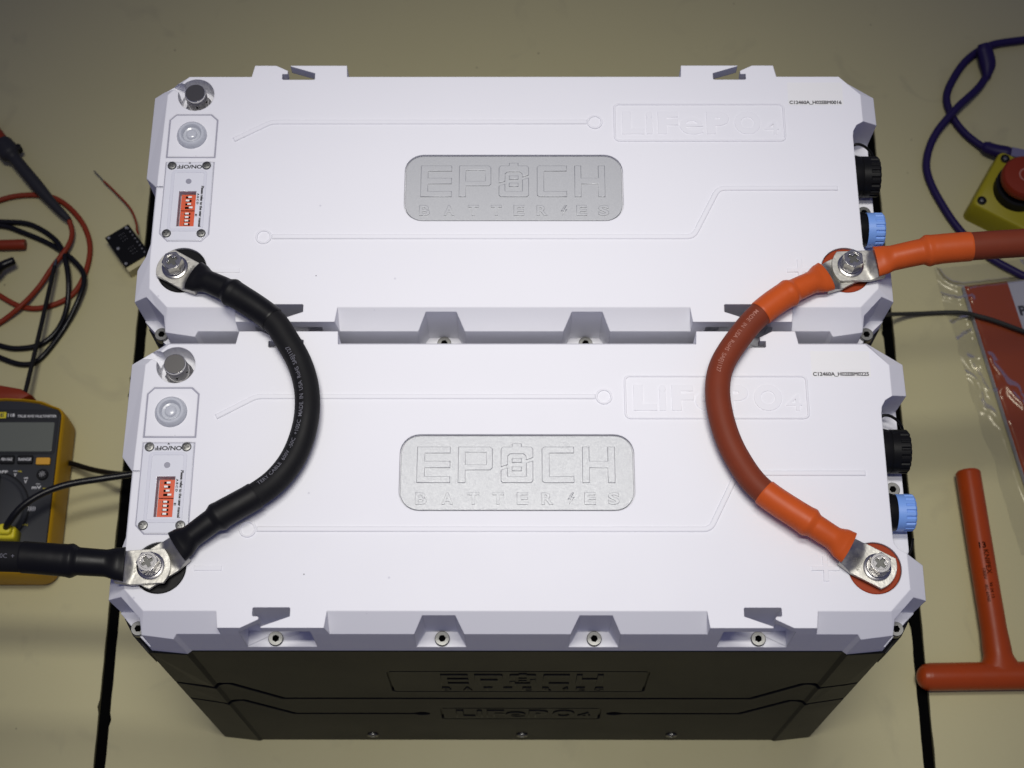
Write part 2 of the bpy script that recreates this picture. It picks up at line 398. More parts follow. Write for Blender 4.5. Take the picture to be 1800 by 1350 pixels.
# ---- lid: three matching rings (top, shoulder, skirt foot)
rings = []
def V(t, o, s): rings.append((t, o, s))
front = [((-.2500, -.0194), (-.2535, -.0322), (-.2555, -.0330)), ((-.2322, -.0194), (-.2322, -.0344), (-.2303, -.0354)),
         ((-.2297, -.0194), (-.2297, -.0316), (-.2273, -.0330)), ((-.2012, -.0194), (-.2018, -.0316), (-.2018, -.0330)),
         ((-.1998, -.0310), (-.1998, -.0318), (-.1998, -.0330)), ((-.1287, -.0310), (-.1287, -.0318), (-.1287, -.0330)),
         ((-.1270, -.0194), (-.1265, -.0316), (-.1265, -.0330))]
mir = lambda tr: tuple((-p[0], p[1]) for p in tr)
back = [((.1278, .1747), (.1275, .1820), (.1275, .1830)), ((.1283, .1848), (.1283, .1850), (.1283, .1835)),
        ((.1990, .1848), (.1990, .1850), (.1990, .1835)), ((.2010, .1747), (.2012, .1820), (.2012, .1830)),
        ((.2485, .1747), (.2530, .1820), (.2540, .1830)), ((.2640, .1588), (.2776, .1652), (.2765, .1660))]
for q in front: V(*q)
for q in front[::-1]: V(*mir(q))
V((.2640, -.0045), (.2778, -.0090), (.2765, -.0097))
V((.2640, .0190), (.2780, .0160), (.2765, .0160))
V((.2640, .1355), (.2780, .1410), (.2765, .1410))
for q in back[::-1]: V(*q)
for q in back: V(*mir(q))
V((-.2655, .0880), (-.2780, .0946), (-.2765, .0950))
V((-.2655, .0190), (-.2780, .0160), (-.2765, .0160))
V((-.2640, -.0045), (-.2778, -.0090), (-.2765, -.0097))
n = len(rings); vs = []; fs = []
for lv, z in ((0, 0), (1, -.0155), (2, -.060)):
    for q in rings:
        zq = z if not (lv == 1 and q[1][1] < -.0317 and q[0][1] > -.025) else -(-.0194 - q[1][1]) * 1.27
        vs.append((q[lv][0], q[lv][1], zq))
for k in range(2):
    for i in range(n):
        j = (i + 1) % n; fs.append((k * n + i, k * n + j, (k + 1) * n + j)); fs.append((k * n + i, (k + 1) * n + j, (k + 1) * n + i))
fs.append(tuple(range(n))); fs.append(tuple(range(3 * n - 1, 2 * n - 1, -1)))
lid = mesh_from(vs, fs, 'lid')
cut1 = []; cut2 = []
# corner pockets for the lid screws (front)
pocket = [(.2672, -.0085), (.2535, -.0230), (.2535, -.05), (.30, -.05), (.30, -.0085)]
cut1 += [prism(pocket, -.048, .02), prism(sym(pocket), -.048, .02)]
# tapered screw pockets in the front slope
for cx in (-.0524, .0530):
    cut1.append(prism([(cx - .0110, -.0217), (cx + .0110, -.0217), (cx + .0186, -.0345), (cx + .0186, -.06), (cx - .0186, -.06), (cx - .0186, -.0345)], -.050, .02))
# hooked slots in the front tabs, with the space under them
slot = [(-.1762, -.0171), (-.1524, -.0171), (-.1517, -.0178), (-.1517, -.0231), (-.1708, -.0300), (-.1700, -.05), (-.1880, -.05), (-.1870, -.0322), (-.1725, -.0252), (-.1726, -.0238), (-.1735, -.0231), (-.1762, -.0231), (-.1769, -.0224), (-.1769, -.0178)]
under = [(-.1868, -.06), (-.1868, -.0215), (-.1415, -.0215), (-.1378, -.0345), (-.1378, -.06)]
cut1 += [prism(slot, -.050, .02), prism(sym(slot), -.050, .02)]
cut2 += [prism(under, -.0495, -.0085), prism(sym(under), -.0495, -.0085)]
# hooks of the rear tabs, open right through
hook = [(-.1768, .1722), (-.1532, .1722), (-.1525, .1729), (-.1525, .1779), (-.1717, .1842), (-.1717, .2), (-.1841, .2), (-.1841, .1855), (-.1735, .1801), (-.1735, .1772), (-.1776, .1772), (-.1776, .1729)]
cut1 += [prism(hook, -.08, .02), prism(sym(hook), -.08, .02)]
under2 = [(-.1860, .1705), (-.1400, .1705), (-.1400, .2), (-.1860, .2)]
cut2 += [prism(under2, -.081, -.009), prism(sym(under2), -.081, -.009)]
# long side pocket for the connectors (right) and the shorter one (left)
rp = [(.2555, .031), (.2562, .0275), (.2584, .0240), (.2642, .0203), (.2775, .0165), (.30, .010), (.30, .150), (.2775, .1408), (.2650, .1357), (.2590, .1320), (.2562, .1270), (.2555, .1224)]
lp = [(-.2665, .0792), (-.2780, .0946), (-.30, .120), (-.30, .006), (-.2790, .0165), (-.2700, .0240), (-.2665, .0320)]
cut1 += [prism(rp, -.045, .02), prism(lp[::-1], -.08, .02)]
# vent valve well and its drain channel
VX, VY = -.2424, .1586
cut1.append(prism(circ(VX, VY, .0138, 48), -.018, .02))
d = Vector((-.0168, .0088)).normalized(); pn = Vector((-d.y, d.x)); c0 = Vector((VX, VY))
ch = [c0 + pn * .0038, c0 - pn * .0038, c0 + d * .04 - pn * .0042, c0 + d * .04 + pn * .0042]
cut2.append(prism([tuple(q) for q in ch][::-1], -.014, .021))
# round terminal wells, nameplate seat, window well
TX, TY = .2415, .0102
for s in (-1, 1): cut1.append(prism(circ(s * TX, TY, .0181, 56), -.005, .02))
cut1.append(prism(rrect(-.0813, .0813, .0505, .1062, .0139), -.0028, .02))
cut1.append(box(-.2486, -.2358, .0458, .0751, -.0075, .02))
# fine grooves round the button panel and the switch cover, plus a moulding step at the left edge
pan = [(-.2605, .1365), (-.2560, .1412), (-.2295, .1412), (-.2245, .1365), (-.2245, .1043), (-.2605, .1043)]
g1 = flat(ribbon(pan, .0015, True), -.0042, .002)
cov = [(-.2605, .1000), (-.2245, .1000), (-.2243, .0393), (-.2295, .0338), (-.2542, .0338), (-.2605, .0402)]
g2 = flat(ribbon(cov, .0010, True), -.0030, .002)
cut1 += [box(-.30, -.2611, .0782, .0795, -.0016, .02)]
lid = boolean(lid, [merge(cut1), merge(cut2), g1, g2])
LID = part('lid', lid, 'lid')
part('panel_gap_shade', flat(ribbon(pan, .00135, True), -.0041, -.0007), 'groove_shade', LID)  # grey strip laid in the groove, standing in for its shade
part('panel_gap_shade', flat(ribbon(cov, .0009, True), -.0029, -.0009), 'groove_shade', LID)  # same painted shade for the groove round the cover
# ---- relief on the lid: raised circuit traces, legend box, polarity marks
def rib(pts, w=.0040, closed=False): return flat(ribbon(pts, w, closed), -.0012, .0010, .0010 if w > .002 else .0006)
def bend(a, b, c, r=.005, n=5):
    a, b, c = Vector(a), Vector(b), Vector(c); p = b + (a - b).normalized() * r; q = b + (c - b).normalized() * r
    return [tuple((1 - t) ** 2 * p + 2 * t * (1 - t) * b + t * t * q) for t in [i / (n - 1) for i in range(n)]]
tr = [rib([(-.2111, .1191)] + bend((-.2111, .1191), (-.1836, .1346), (.0553, .1346), .004) + [(.0553, .1346)]),
      rib(circ(.0612, .1346, .0052, 28), .0016, True),
      rib([(-.1776, .0374)] + bend((-.1776, .0374), (.1318, .0374), (.1520, .0777)) + bend((.1318, .0374), (.1520, .0777), (.2407, .0777)) + [(.2407, .0777)]),
      rib(circ(-.1837, .0374, .0052, 28), .0016, True)]
part('trace_rib', merge(tr), 'rib', LID)
part('legend_border', flat(ribbon(rrect(.0762, .2045, .1184, .1502, .0035, 5), .0017, True), -.0008, .0009, .0007), 'rib', LID)
def life(z0, z1):
    x = lambda c: .0754 + (c - 90) * .1295 / 985
    out = []
    for ch, a, b, lo, hi in (('L', 140, 265, .1240, .1434), ('i', 277, 315, .1240, .1434), ('F', 345, 462, .1240, .1434), ('e', 470, 605, .1238, .1385),
                             ('P', 625, 755, .1240, .1434), ('O', 785, 935, .1238, .1436), ('4', 955, 1040, .1238, .1365)):
        out.append(text_fit(ch, x(a), x(b), lo, hi, z0, z1, off=.022 if ch not in 'e4' else .0))
    return merge(out)
part('legend_lettering', life(-.0008, .0006), 'rib', LID)
plus = [(.1988, .0083), (.1988, .0116), (.2064, .0116), (.2064, .0189), (.2101, .0189), (.2101, .0116), (.2178, .0116), (.2178, .0083), (.2101, .0083), (.2101, .0010), (.2064, .0010), (.2064, .0083)]
part('plus_mark', flat([plus], -.0006, .0006, .0004), 'rib', LID)
part('minus_mark', flat([[(-.2183, .0082), (-.1995, .0082), (-.1995, .0116), (-.2183, .0116)]], -.0006, .0006, .0004), 'rib', LID)
# ---- metal nameplate
PL = part('nameplate', flat([rrect(-.0805, .0805, .0513, .1054, .0131)], -.0027, -.0008, .0003), 'plate', None, 'satin silver nameplate with raised lettering')
def logo(z0, z1, bev):
    k = .1608 / 1680; ky = .0547 / 543
    P = lambda l: [((x - 895) * k, .0781 + (333 - y) * ky) for x, y in l]
    sh = [P([(170, 143), (412, 143), (412, 190), (228, 190), (228, 247), (412, 247), (412, 297), (228, 297), (228, 358), (412, 358), (412, 405), (170, 405)]),
          P([(468, 143), (700, 143), (718, 158), (718, 298), (700, 313), (522, 313), (522, 405), (468, 405)]), P([(522, 183), (672, 183), (672, 273), (522, 273)]),
          P([(778, 290), (778, 158), (792, 143), (858, 143), (858, 120), (930, 120), (930, 143), (998, 143), (1012, 158), (1012, 222), (960, 240), (960, 212), (942, 195), (846, 195), (828, 212), (828, 275)]),
          P([(778, 312), (828, 296), (828, 358), (960, 358), (960, 262), (1012, 244), (1012, 390), (998, 405), (792, 405), (778, 390)]),
          P([(858, 228), (930, 228), (930, 258), (858, 258)]), P([(858, 288), (930, 288), (930, 320), (858, 320)]),
          P([(1075, 158), (1090, 143), (1308, 143), (1308, 190), (1130, 190), (1130, 358), (1308, 358), (1308, 405), (1090, 405), (1075, 390)]),
          P([(1368, 143), (1420, 143), (1420, 247), (1552, 247), (1552, 143), (1605, 143), (1605, 405), (1552, 405), (1552, 297), (1420, 297), (1420, 405), (1368, 405)]),
          P([(1290, 475), (1258, 522), (1282, 522), (1268, 558), (1308, 508), (1284, 508), (1306, 475)])]
    out = [flat(sh, z0, z1, bev)]
    for ch, cx in zip('BATTER ES', (205, 395, 582, 760, 935, 1113, 0, 1420, 1590)):
        if ch == ' ': continue
        w = 82
        out.append(text_fit(ch, (cx - w / 2 - 895) * k, (cx + w / 2 - 895) * k, .0781 + (333 - 560) * ky, .0781 + (333 - 475) * ky, z0, z1, off=.004))
    return merge(out)
part('plate_lettering', logo(-.0010, -.0001, .0004), 'plate', PL)
# ---- terminals: coloured discs with a brass stud seat
for s, m, lb in ((-1, 'black_plastic', 'black negative terminal disc'), (1, 'orange_disc', 'orange red positive terminal disc')):
    TD = part('terminal_disc', xf(lathe([(0, -.0052), (.0177, -.0052), (.0177, -.0016), (.0171, -.0010), (0, -.0010)], 56), Matrix.Translation((s * TX, TY, 0))), m, None, lb)
    part('stud', xf(lathe([(0, -.002), (.0085, -.002), (.0085, .002), (0, .002)], 32), Matrix.Translation((s * .2435, .0098, 0))), 'steel', TD)
# ---- push button
part('push_button', xf(lathe([(.0113, -.0005), (.0113, .0010), (.0106, .0030), (.0092, .0042), (.0078, .0042), (.0068, .0030), (.0063, .0014), (.0050, .0010), (.0042, .0014), (.0038, .0026), (.0030, .0031), (0, .0032)], 48), Matrix.Translation((-.2428, .1228, 0))), 'silicone')
# ---- switch cover with its window
ins = .0006
cpoly = [(-.2599, .0994), (-.2250, .0994), (-.2248, .0395), (-.2297, .0344), (-.2540, .0344), (-.2599, .0404)]
win = [(-.2486, .0458), (-.2358, .0458), (-.2358, .0751), (-.2486, .0751)]
CV = part('switch_cover', flat([cpoly, win], -.0008, .0007, .0002), 'panel', None, 'glossy clear cover over orange switches')
part('cover_border', flat(ribbon(rrect(-.2542, -.2300, .0428, .0918, .0025, 5), .0024, True), .0004, .0010, .0003), 'frame', CV)
part('indicator', xf(lathe([(0, .0006), (.00215, .0006), (.00215, .00095), (0, .00095)], 24), Matrix.Translation((-.2422, .0833, 0))), 'led', CV)
part('window_well', box(-.2486 + .0001, -.2358 - .0001, .0459, .0750, -.0074, -.0070), 'well', CV)
for k, y0 in enumerate((.0604, .0466)):
    DB = part('dip_switch', box(-.2470, -.2362, y0, y0 + .0131, -.0068, -.0022), 'dip', CV)
    for q in range(4):
        yy = y0 + .0021 + q * .0029; sft = (.0018, .0004, -.0010, .0006)[q] if k == 0 else -.0006
        part('slot', box(-.2438, -.2394, yy - .0008, yy + .0008, -.0030, -.00195), 'dark', CV)
        part('slider', box(-.2425 + sft, -.2399 + sft, yy - .0007, yy + .0007, -.0030, -.0012), 'white', CV)
        part('digit', text_fit(str(4 - q), -.2458, -.2450, yy - .0006, yy + .0006, 0, -.0021, rot=-90), 'print_pink', CV)
def pan_screw(r=.0034, h=.0011):
    me = lathe([(0, -.0005), (r, -.0005), (r, h * .4), (r * .86, h), (r * .5, h * 1.2), (0, h * 1.25)], 28)
    x = [(-.0006, -.0021), (.0006, -.0021), (.0006, -.0006), (.0021, -.0006), (.0021, .0006), (.0006, .0006), (.0006, .0021), (-.0006, .0021), (-.0006, .0006), (-.0021, .0006), (-.0021, -.0006), (-.0006, -.0006)]
    c = xf(prism(x, h * .35, .01), Matrix.Rotation(R(28), 4, 'Z'))
    return smooth(boolean(me, [c]), 30)
SCR = pan_screw()
for i, (x, y) in enumerate(((-.2556, .0966), (-.2298, .0967), (-.2552, .0398), (-.2297, .0399))):
    me = SCR.copy(); part('screw', xf(me, Matrix.Translation((x, y, .0006)) @ Matrix.Rotation(R(37 * i), 4, 'Z')), 'screw', CV)
part('cover_lettering', merge([text_fit('ON/OFF', -.2518, -.2330, .0941, .0973, 0, .00085, rot=180),
      prism([(-.2433, .0984), (-.2415, .0984), (-.2424, .0998)], .00078, .00088),
      text_fit('Please refer to the user manual', -.2324, -.2302, .0452, .0793, 0, .00112, rot=-90),
      text_fit('A B C D', -.2350, -.2335, .0640, .0732, 0, .00112, rot=-90), text_fit('E', -.2353, -.2338, .0540, .0558, 0, .00112, rot=-90)]), 'print_black', CV)
# ---- vent valve
prof = [(.0098, -.0182), (.0098, -.0150), (.0088, -.0145), (.0088, -.0125), (.0080, -.0120), (.0080, .0032), (.0074, .0040), (.0045, .0041), (0, .0040)]
vm = lathe(prof, 48)
VV = part('vent_valve', xf(vm, Matrix.Translation((-.2424, .1578, 0))), 'nickel', None, 'nickel breather valve')
hex6 = [(.0108 * math.cos(R(60 * i + 10)), .0108 * math.sin(R(60 * i + 10))) for i in range(6)]
part('valve_top_reflect', xf(lathe([(0, .0040), (.0072, .0040), (.0072, .00425), (0, .00425)], 40), Matrix.Translation((-.2424, .1578, 0))), 'nickel_reflect', VV)  # dark disc, a painted dark reflection on the top face
part('valve_nut', xf(prism(hex6, -.0182, -.0152), Matrix.Translation((-.2424, .1578, 0))), 'nickel', VV)
for a in (-150, -85, -22, 40):
    h = xf(lathe([(0, 0), (.0009, 0), (.0009, .0004), (0, .0004)], 14), Matrix.Translation((-.2424, .1578, -.004)) @ Matrix.Rotation(R(a), 4, 'Z') @ Matrix.Translation((.0078, 0, 0)) @ Matrix.Rotation(R(90), 4, 'Y'))
    part('vent_hole', h, 'dark', VV)
# ---- hex socket screws of the lid
def socket_screw(r=.0052, h=.003):
    me = lathe([(0, -.004), (r, -.004), (r, h * .8), (r * .92, h), (0, h)], 32)
    c = prism([(r * .5 * math.cos(R(60 * i)), r * .5 * math.sin(R(60 * i))) for i in range(6)], h - .0026, h + .01)
    return smooth(boolean(me, [c]), 30)
SS = socket_screw()
for x, y, z in ((.2632, -.0208, -.048), (-.2632, -.0208, -.048), (-.0519, -.0272, -.050), (.0536, -.0272, -.050), (-.1675, -.0272, -.050), (.1675, -.0272, -.050), (.2690, .0800, -.045)):
    T_ = Matrix.Translation((x, y, z)) @ Matrix.Rotation(R(x * 900), 4, 'Z')
    me = SS.copy(); q_ = part('lid_screw', xf(me, T_), 'screw')
    part('socket_shade', xf(prism([(.0025 * math.cos(R(60 * i)), .0025 * math.sin(R(60 * i))) for i in range(6)], .0003, .0012), T_), 'dark', q_)  # dark plug set in as the shade inside the hex hole
# ---- side connectors
def ridged(r0, r1, x0, x1, n=18, depth=.0009):
    pl = []
    for i in range(n * 6):
        a = 360 * i / (n * 6); k = i % 6
        pl.append((r1 - (depth if k in (0, 1) else 0), a))
    v = []; f = []; m = len(pl); xs = ((x0, 1), (x0 + (x1 - x0) * .42, 1), (x0 + (x1 - x0) * .45, 0), (x1 - .0012, 0), (x1, -1))
    for x, st in xs:
        for rr, a in pl:
            q = r1 if st == 1 else (rr if st == 0 else rr - .0012)
            v.append((x, q * math.cos(R(a)), q * math.sin(R(a))))
    for k in range(len(xs) - 1):
        for i in range(m): j = (i + 1) % m; f.append((k * m + i, k * m + j, (k + 1) * m + j, (k + 1) * m + i))
    f.append(tuple(range(m - 1, -1, -1))); f.append(tuple(range((len(xs) - 1) * m, len(xs) * m)))
    return smooth(mesh_from(v, f), 30)
def xlathe(prof, n=40): return xf(lathe(prof, n), Matrix.Rotation(R(90), 4, 'Y'))
for y, m, rr, lb in ((.0590, 'blue', .0131, 'light blue connector cap'), (.1046, 'black_plastic', .0158, 'black ribbed connector cap')):
    T = Matrix.Translation((0, y, -.031))
    CO = part('connector', xf(xlathe([(0, .250), (rr + .001, .250), (rr + .001, .2605), (rr * .97, .2665), (rr * .8, .2668), (rr * .8, .272), (0, .272)]), T), 'black_plastic', None, 'black connector base')
    part('connector_cap', xf(ridged(.005, rr, .2660, .2790), T), m, CO, lb)
part('tether', tube([(.258, .1270, -.030), (.262, .1300, -.026), (.268, .1300, -.026), (.2755, .1255, -.030), (.2800, .118, -.040), (.2800, .108, -.055)], .0011, 8, .002), 'black_plastic')
part('tether', tube([(.264, .0235, -.040), (.270, .0255, -.038), (.2765, .033, -.038), (.280, .043, -.042)], .0008, 8, .002), 'black_plastic')
for y in (.0555,):
    LC = part('side_socket', xf(xlathe([(0, -.279), (.0095, -.279), (.0105, -.277), (.0105, -.268), (.0125, -.267), (.0125, -.255), (0, -.255)]), Matrix.Translation((0, y, -.080))), 'black_plastic')
# ---- case
def csec(z, k):
    f = lambda a, b: a + (b - a) * k
    yf = f(-.0336, -.0402); yp = f(-.0360, -.0412); yc = f(-.0345, -.0378)
    pts = [(-f(.2572, .2600), yc), (-f(.2310, .2290), yp), (-f(.2282, .2262), yf), (f(.2282, .2262), yf), (f(.2310, .2290), yp), (f(.2572, .2600), yc),
           (.2745, -.0130), (.2745, .164), (.2540, .1825), (-.2540, .1825), (-.2745, .164), (-.2745, -.0130)]
    return [(x, y, z) for x, y in pts]
rs = [csec(-.0602, 0), csec(-.385, .985), csec(-H, 1)]
rs[2] = [(x * .9985, y if y < 0 else y - .0005, z) for x, y, z in rs[2]]
n = len(rs[0]); v = [p for r in rs for p in r]; f = [tuple(range(n)), tuple(range(3 * n - 1, 2 * n - 1, -1))]
for k in range(2):
    for i in range(n): j = (i + 1) % n; f.append((k * n + i, k * n + j, (k + 1) * n + j, (k + 1) * n + i))
case = mesh_from(v, f, 'case')
# the sloping front face: local (u, z) -> 3-D
ang = math.atan2(.0066, .33)
def onface(me, push=0.0):
    out = me
    for q in out.vertices:
        u, w, d_ = q.co.x, q.co.y, q.co.z
        k = (-.06 - w) / .33
        q.co = (u, -.0336 - .0066 * k - d_, w)
    out.update()
    bm = bmesh.new(); bm.from_mesh(out); bmesh.ops.recalc_face_normals(bm, faces=bm.faces); bm.to_mesh(out); bm.free()
    return out
zz = lambda z: -.06 + (z + .06) * .904
def F(l): return [(x, zz(z)) for x, z in l]
upl = [(-.232, -.1825), (-.2245, -.1732), (-.2173, -.1732), (-.1840, -.2316), (.1840, -.2316), (.2173, -.1732), (.2245, -.1732), (.232, -.1825)]
lol = [(-.232, -.2490), (-.2225, -.2397), (-.2164, -.2397), (-.1825, -.2968), (-.0800, -.2968)]
gs = [flat(ribbon(F(upl), .0056), -.0030, .01), flat(ribbon(F(lol), .0056), -.0030, .01), flat(ribbon([(-x, z) for x, z in F(lol)], .0056), -.0030, .01),
      flat([circ(-.0780, zz(-.2968), .0066, 28)], -.0030, .01), flat([circ(.0800, zz(-.2968), .0066, 28)], -.0030, .01),
      flat(ribbon(rrect(-.0955, .0975, zz(-.2036), zz(-.1280), .004, 4), .0022, True), -.0018, .01),
      flat(ribbon(rrect(-.0615, .0680, zz(-.3205), zz(-.2733), .003, 4), .0022, True), -.0018, .01)]
for g in gs: onface(g)
# short grooves carried on across the corner pilasters
pil = []
for s in (-1, 1):
    for za, zb in ((-.1825, -.1690), (-.2490, -.2345)):
        a, b = zz(za), zz(zb)
        k = prism([(0, 0), (.034, 0), (.034, .0050), (0, .0050)], -.0030, .02)
        for q in k.vertices:
            t = q.co.x / .034; x = .2290 + .034 * t; z = a + (b - a) * t + q.co.y; kk = (-.06 - z) / .33
            q.co = (s * x, -.0360 - .0052 * kk + .0026 * t - q.co.z, z)
        bm = bmesh.new(); bm.from_mesh(k); bmesh.ops.recalc_face_normals(bm, faces=bm.faces); bm.to_mesh(k); bm.free()
        pil.append(k)
case = boolean(case, gs + pil)
CS = part('case', case, 'black_case')
lg = logo(-.0004, .0007, .0002)
def remap(me, x0, x1, z0, z1, a0, a1, b0, b1):
    for q in me.vertices: q.co = (x0 + (q.co.x - a0) / (a1 - a0) * (x1 - x0), z0 + (q.co.y - b0) / (b1 - b0) * (z1 - z0), q.co.z)
    return onface(me)
part('case_lettering', remap(lg, -.0570, .0645, zz(-.1985), zz(-.1350), -.0694, .0680, .0553, .1000), 'black_case', CS)
part('case_legend', remap(life(-.0004, .0007), -.0500, .0605, zz(-.3120), zz(-.2815), .0818, .2003, .1238, .1436), 'black_case', CS)
for x in (-.1262, .0045, .1352):
    me = onface(xf(SS.copy(), Matrix.Translation((x, zz(-.3985), -.0014)) @ Matrix.Scale(.95, 4)))
    part('case_screw', smooth(me, 30), 'screw', CS)
for s in (-1, 1):    # black cheek that shows under each front corner of the lid
    q = [(s * .2555, -.0300), (s * .2740, -.0080), (s * .2768, -.0105), (s * .2700, -.0225), (s * .2580, -.0352)]
    part('corner_guard', prism(q if s > 0 else q[::-1], -.088, -.0603), 'black_plastic', CS)
# ---- serial label (its printed square code is left out)
ST = part('serial_label', prism(rrect(.2088, .2506, .1494, .1694, .0006, 3), -.0002, .0002), 'sticker', None, 'white serial number sticker')
part('serial_print', text_fit('C12460A_H02EBM0016', .2095, .2491, .1498, .1533, 0, .00035), 'print_black', ST, None, 0)
part('serial_print', text_fit('C12460A_H02EBM0225', .2095, .2491, .1498, .1533, 0, .00035), 'print_black', ST, None, 1)

def place(which, loc, label):
    root = thing('battery', label, 'battery', (loc[0], loc[1], 0), 0, 'twin batteries on the bench')
    objs = {}
    for i, (nm, me, m, par, lb, only) in enumerate(parts):
        if only is not None and only != which: continue
        if not me.materials: me.materials.append(M[m])
        o = bpy.data.objects.new(nm, me); COL.objects.link(o)
        if par is None: o.parent = root; o.location = (0, 0, H)
        else: o.parent = objs[par]
        if lb: o['label'] = lb
        objs[i] = o
    return root
place(0, (0, 0), 'rear black battery with white lid, serial label ending 0016')
place(1, (.0024, -.22326), 'front black battery with white lid, serial label ending 0225')

# ================================================================== heavy battery cables
def lug(root, c, dvec, z, bare=.020, w=.0118):
    """flat tinned tongue round the bolt at c, rising into the barrel along dvec"""
    d = Vector((dvec[0], dvec[1])).normalized(); s = Vector((-d.y, d.x)); t = .0030
    P = lambda a, b, z_: (c[0] + d.x * a + s.x * b, c[1] + d.y * a + s.y * b, z_)
    nu = 14; rows = []
    # end rows: the tip is an arc between two clipped corners
    arc = []
    us = [-1 + 2 * i / nu for i in range(nu + 1)]
    tip = [-.0085 - .0046 * (1 - abs(u) ** 2.2) for u in us]
    stations = [0.0, .35, .7, 1.0]
    A = [('tip', k) for k in stations] + [('flat', a) for a in (.004, .0085, .0105, .0120, .0135, .0150, .0165, .0185, .0210, .0240)]
    top = []; bot = []
    for kind, a in A:
        rt = []; rb = []
        for u, tp in zip(us, tip):
            aa = tp + (0 - tp) * a if kind == 'tip' else a
            rise = max(0, aa - (.0112 + .0040 * u * u))
            rise = min(rise * .62, .0075 * math.sqrt(max(0, 1 - (u * .92) ** 2)) + .0002)
            narrow = 1 - max(0, aa - .0135) * 16
            rt.append(P(aa, u * w * narrow, z + t + rise)); rb.append(P(aa, u * w * narrow, z))
        top.append(rt); bot.append(rb)
    v = [p for r_ in top for p in r_] + [p for r_ in bot for p in r_]; W = nu + 1; K = len(A); o = W * K; f = []
    for i in range(K - 1):
        for j in range(nu):
            a = i * W + j; f.append((a, a + 1, a + W + 1, a + W)); f.append((o + a, o + a + W, o + a + W + 1, o + a + 1))
    for i in range(K - 1):
        a = i * W; f.append((a, a + W, o + a + W, o + a)); a = i * W + nu; f.append((a, o + a, o + a + W, a + W))
    for j in range(nu):
        f.append((j, o + j, o + j + 1, j + 1)); a = (K - 1) * W + j; f.append((a, a + 1, o + a + 1, o + a))
    me = smooth(mesh_from(v, f), 32)
    return obj('lug', me, 'tin', root)
def stamp(root, c, dvec, z, txt, a0, b0, size, rot):
    d = Vector((dvec[0], dvec[1])).normalized(); s = Vector((-d.y, d.x))
    me = text_raw(txt, .08, .02, 0, 2)
    for v in me.vertices:
        x, y = v.co.x * size, v.co.y * size
        x, y = x * math.cos(R(rot)) - y * math.sin(R(rot)), x * math.sin(R(rot)) + y * math.cos(R(rot))
        a, b = a0 + x, b0 + y
        v.co = (c[0] + d.x * a + s.x * b, c[1] + d.y * a + s.y * b, z + .0030 + v.co.z * size * .5)
    return obj('stamp', me, 'stamp', root)
def sleeve_prof(a, bump, end, r, flip=None):
    g = end - a
    pr = [(a, .0118, .0056), (a + .004, .0112, .0064), (a + .013, r * .93, r * .93), (bump - .005, r * .95, r * .95), (bump, r * 1.17, r * 1.17), (bump + .004, r * 1.11, r * 1.11), (bump + .010, r * 1.09, r * 1.09), (end - .001, r * 1.08, r * 1.08), (end, r * 1.05, r * 1.05)]
    if flip: pr = [(flip - q[0], q[1], q[2]) for q in pr][::-1]
    return pr
Z = lambda z: H + z
blk = [(-.2457, .0105, .0055), (-.2289, .0008, .0085), (-.2014, -.0138, .0125), (-.1726, -.0348, .0150), (-.1613, -.0506, .0175), (-.1498, -.0722, .0200), (-.1438, -.0940, .0210), (-.1438, -.1171, .0210), (-.1502, -.1394, .0200), (-.1612, -.1559, .0180), (-.1756, -.1671, .0155), (-.1989, -.1810, .0135), (-.2215, -.1973, .0095), (-.2431, -.2118, .0055)]
red = [(.2429, .0105, .0055), (.2242, .0008, .0085), (.1959, -.0147, .0125), (.1752, -.0312, .0150), (.1602, -.0493, .0175), (.1463, -.0722, .0200), (.1420, -.0939, .0210), (.1451, -.1191, .0210), (.1537, -.1422, .0200), (.1687, -.1629, .0155), (.1984, -.1844, .0135), (.2247, -.2011, .0095), (.2440, -.2115, .0055)]
rout = [(.2421, .0104, .0095), (.2611, .0111, .0125), (.2984, .0178, .0165), (.3293, .0204, .0180), (.3672, .0232, .0180), (.4085, .0264, .0170), (.47, .032, .010), (.56, .040, -.02)]
bout = [(-.2422, -.2129, .0095), (-.2603, -.2140, .0125), (-.2948, -.2128, .0165), (-.3232, -.2107, .0170), (-.3423, -.2100, .0170), (-.3803, -.2092, .0165), (-.44, -.208, .010), (-.54, -.206, -.02)]
def up(l):
    out = []
    for x, y, z in l:
        k = min(1, max(0, (z - .0135) / .0065)) if abs(x) < .22 else 0
        out.append((x, y + .0028 * k, Z(z - .0078 * k)))
    return out
rc = .0088
def jumper(name, label, pts, c0, c1, A, B, jm, sm, zl0=.002, zl1=.002):
    root = thing(name, label, 'cable', (pts[0][0], pts[0][1], H))
    W = Path(up(pts), .0025); inv = Matrix.Translation((-pts[0][0], -pts[0][1], -H))
    fx = lambda me: xf(me, inv)
    L = W.L
    cb = obj('cable_jacket', fx(sweep(W, [(A[2] - .012, rc, rc), (L - B[2] + .012, rc, rc)], 28, .0025)), jm, root)
    obj('heat_shrink', fx(sweep(W, sleeve_prof(*A, rc), 32, .0015)), sm, root); obj('heat_shrink', fx(sweep(W, sleeve_prof(*B, rc, flip=L), 32, .0015)), sm, root)
    for c, dd, zl in ((c0, Vector(pts[1][:2]) - Vector(pts[0][:2]), zl0), (c1, Vector(pts[-2][:2]) - Vector(pts[-1][:2]), zl1)):
        lg_ = lug(root, c, dd, Z(zl)); xf(lg_.data, inv)
        st = stamp(root, c, dd, Z(zl), '4/0-3/8', .0100, .0085, .0032, -90); xf(st.data, inv)
    return root, W, inv, cb
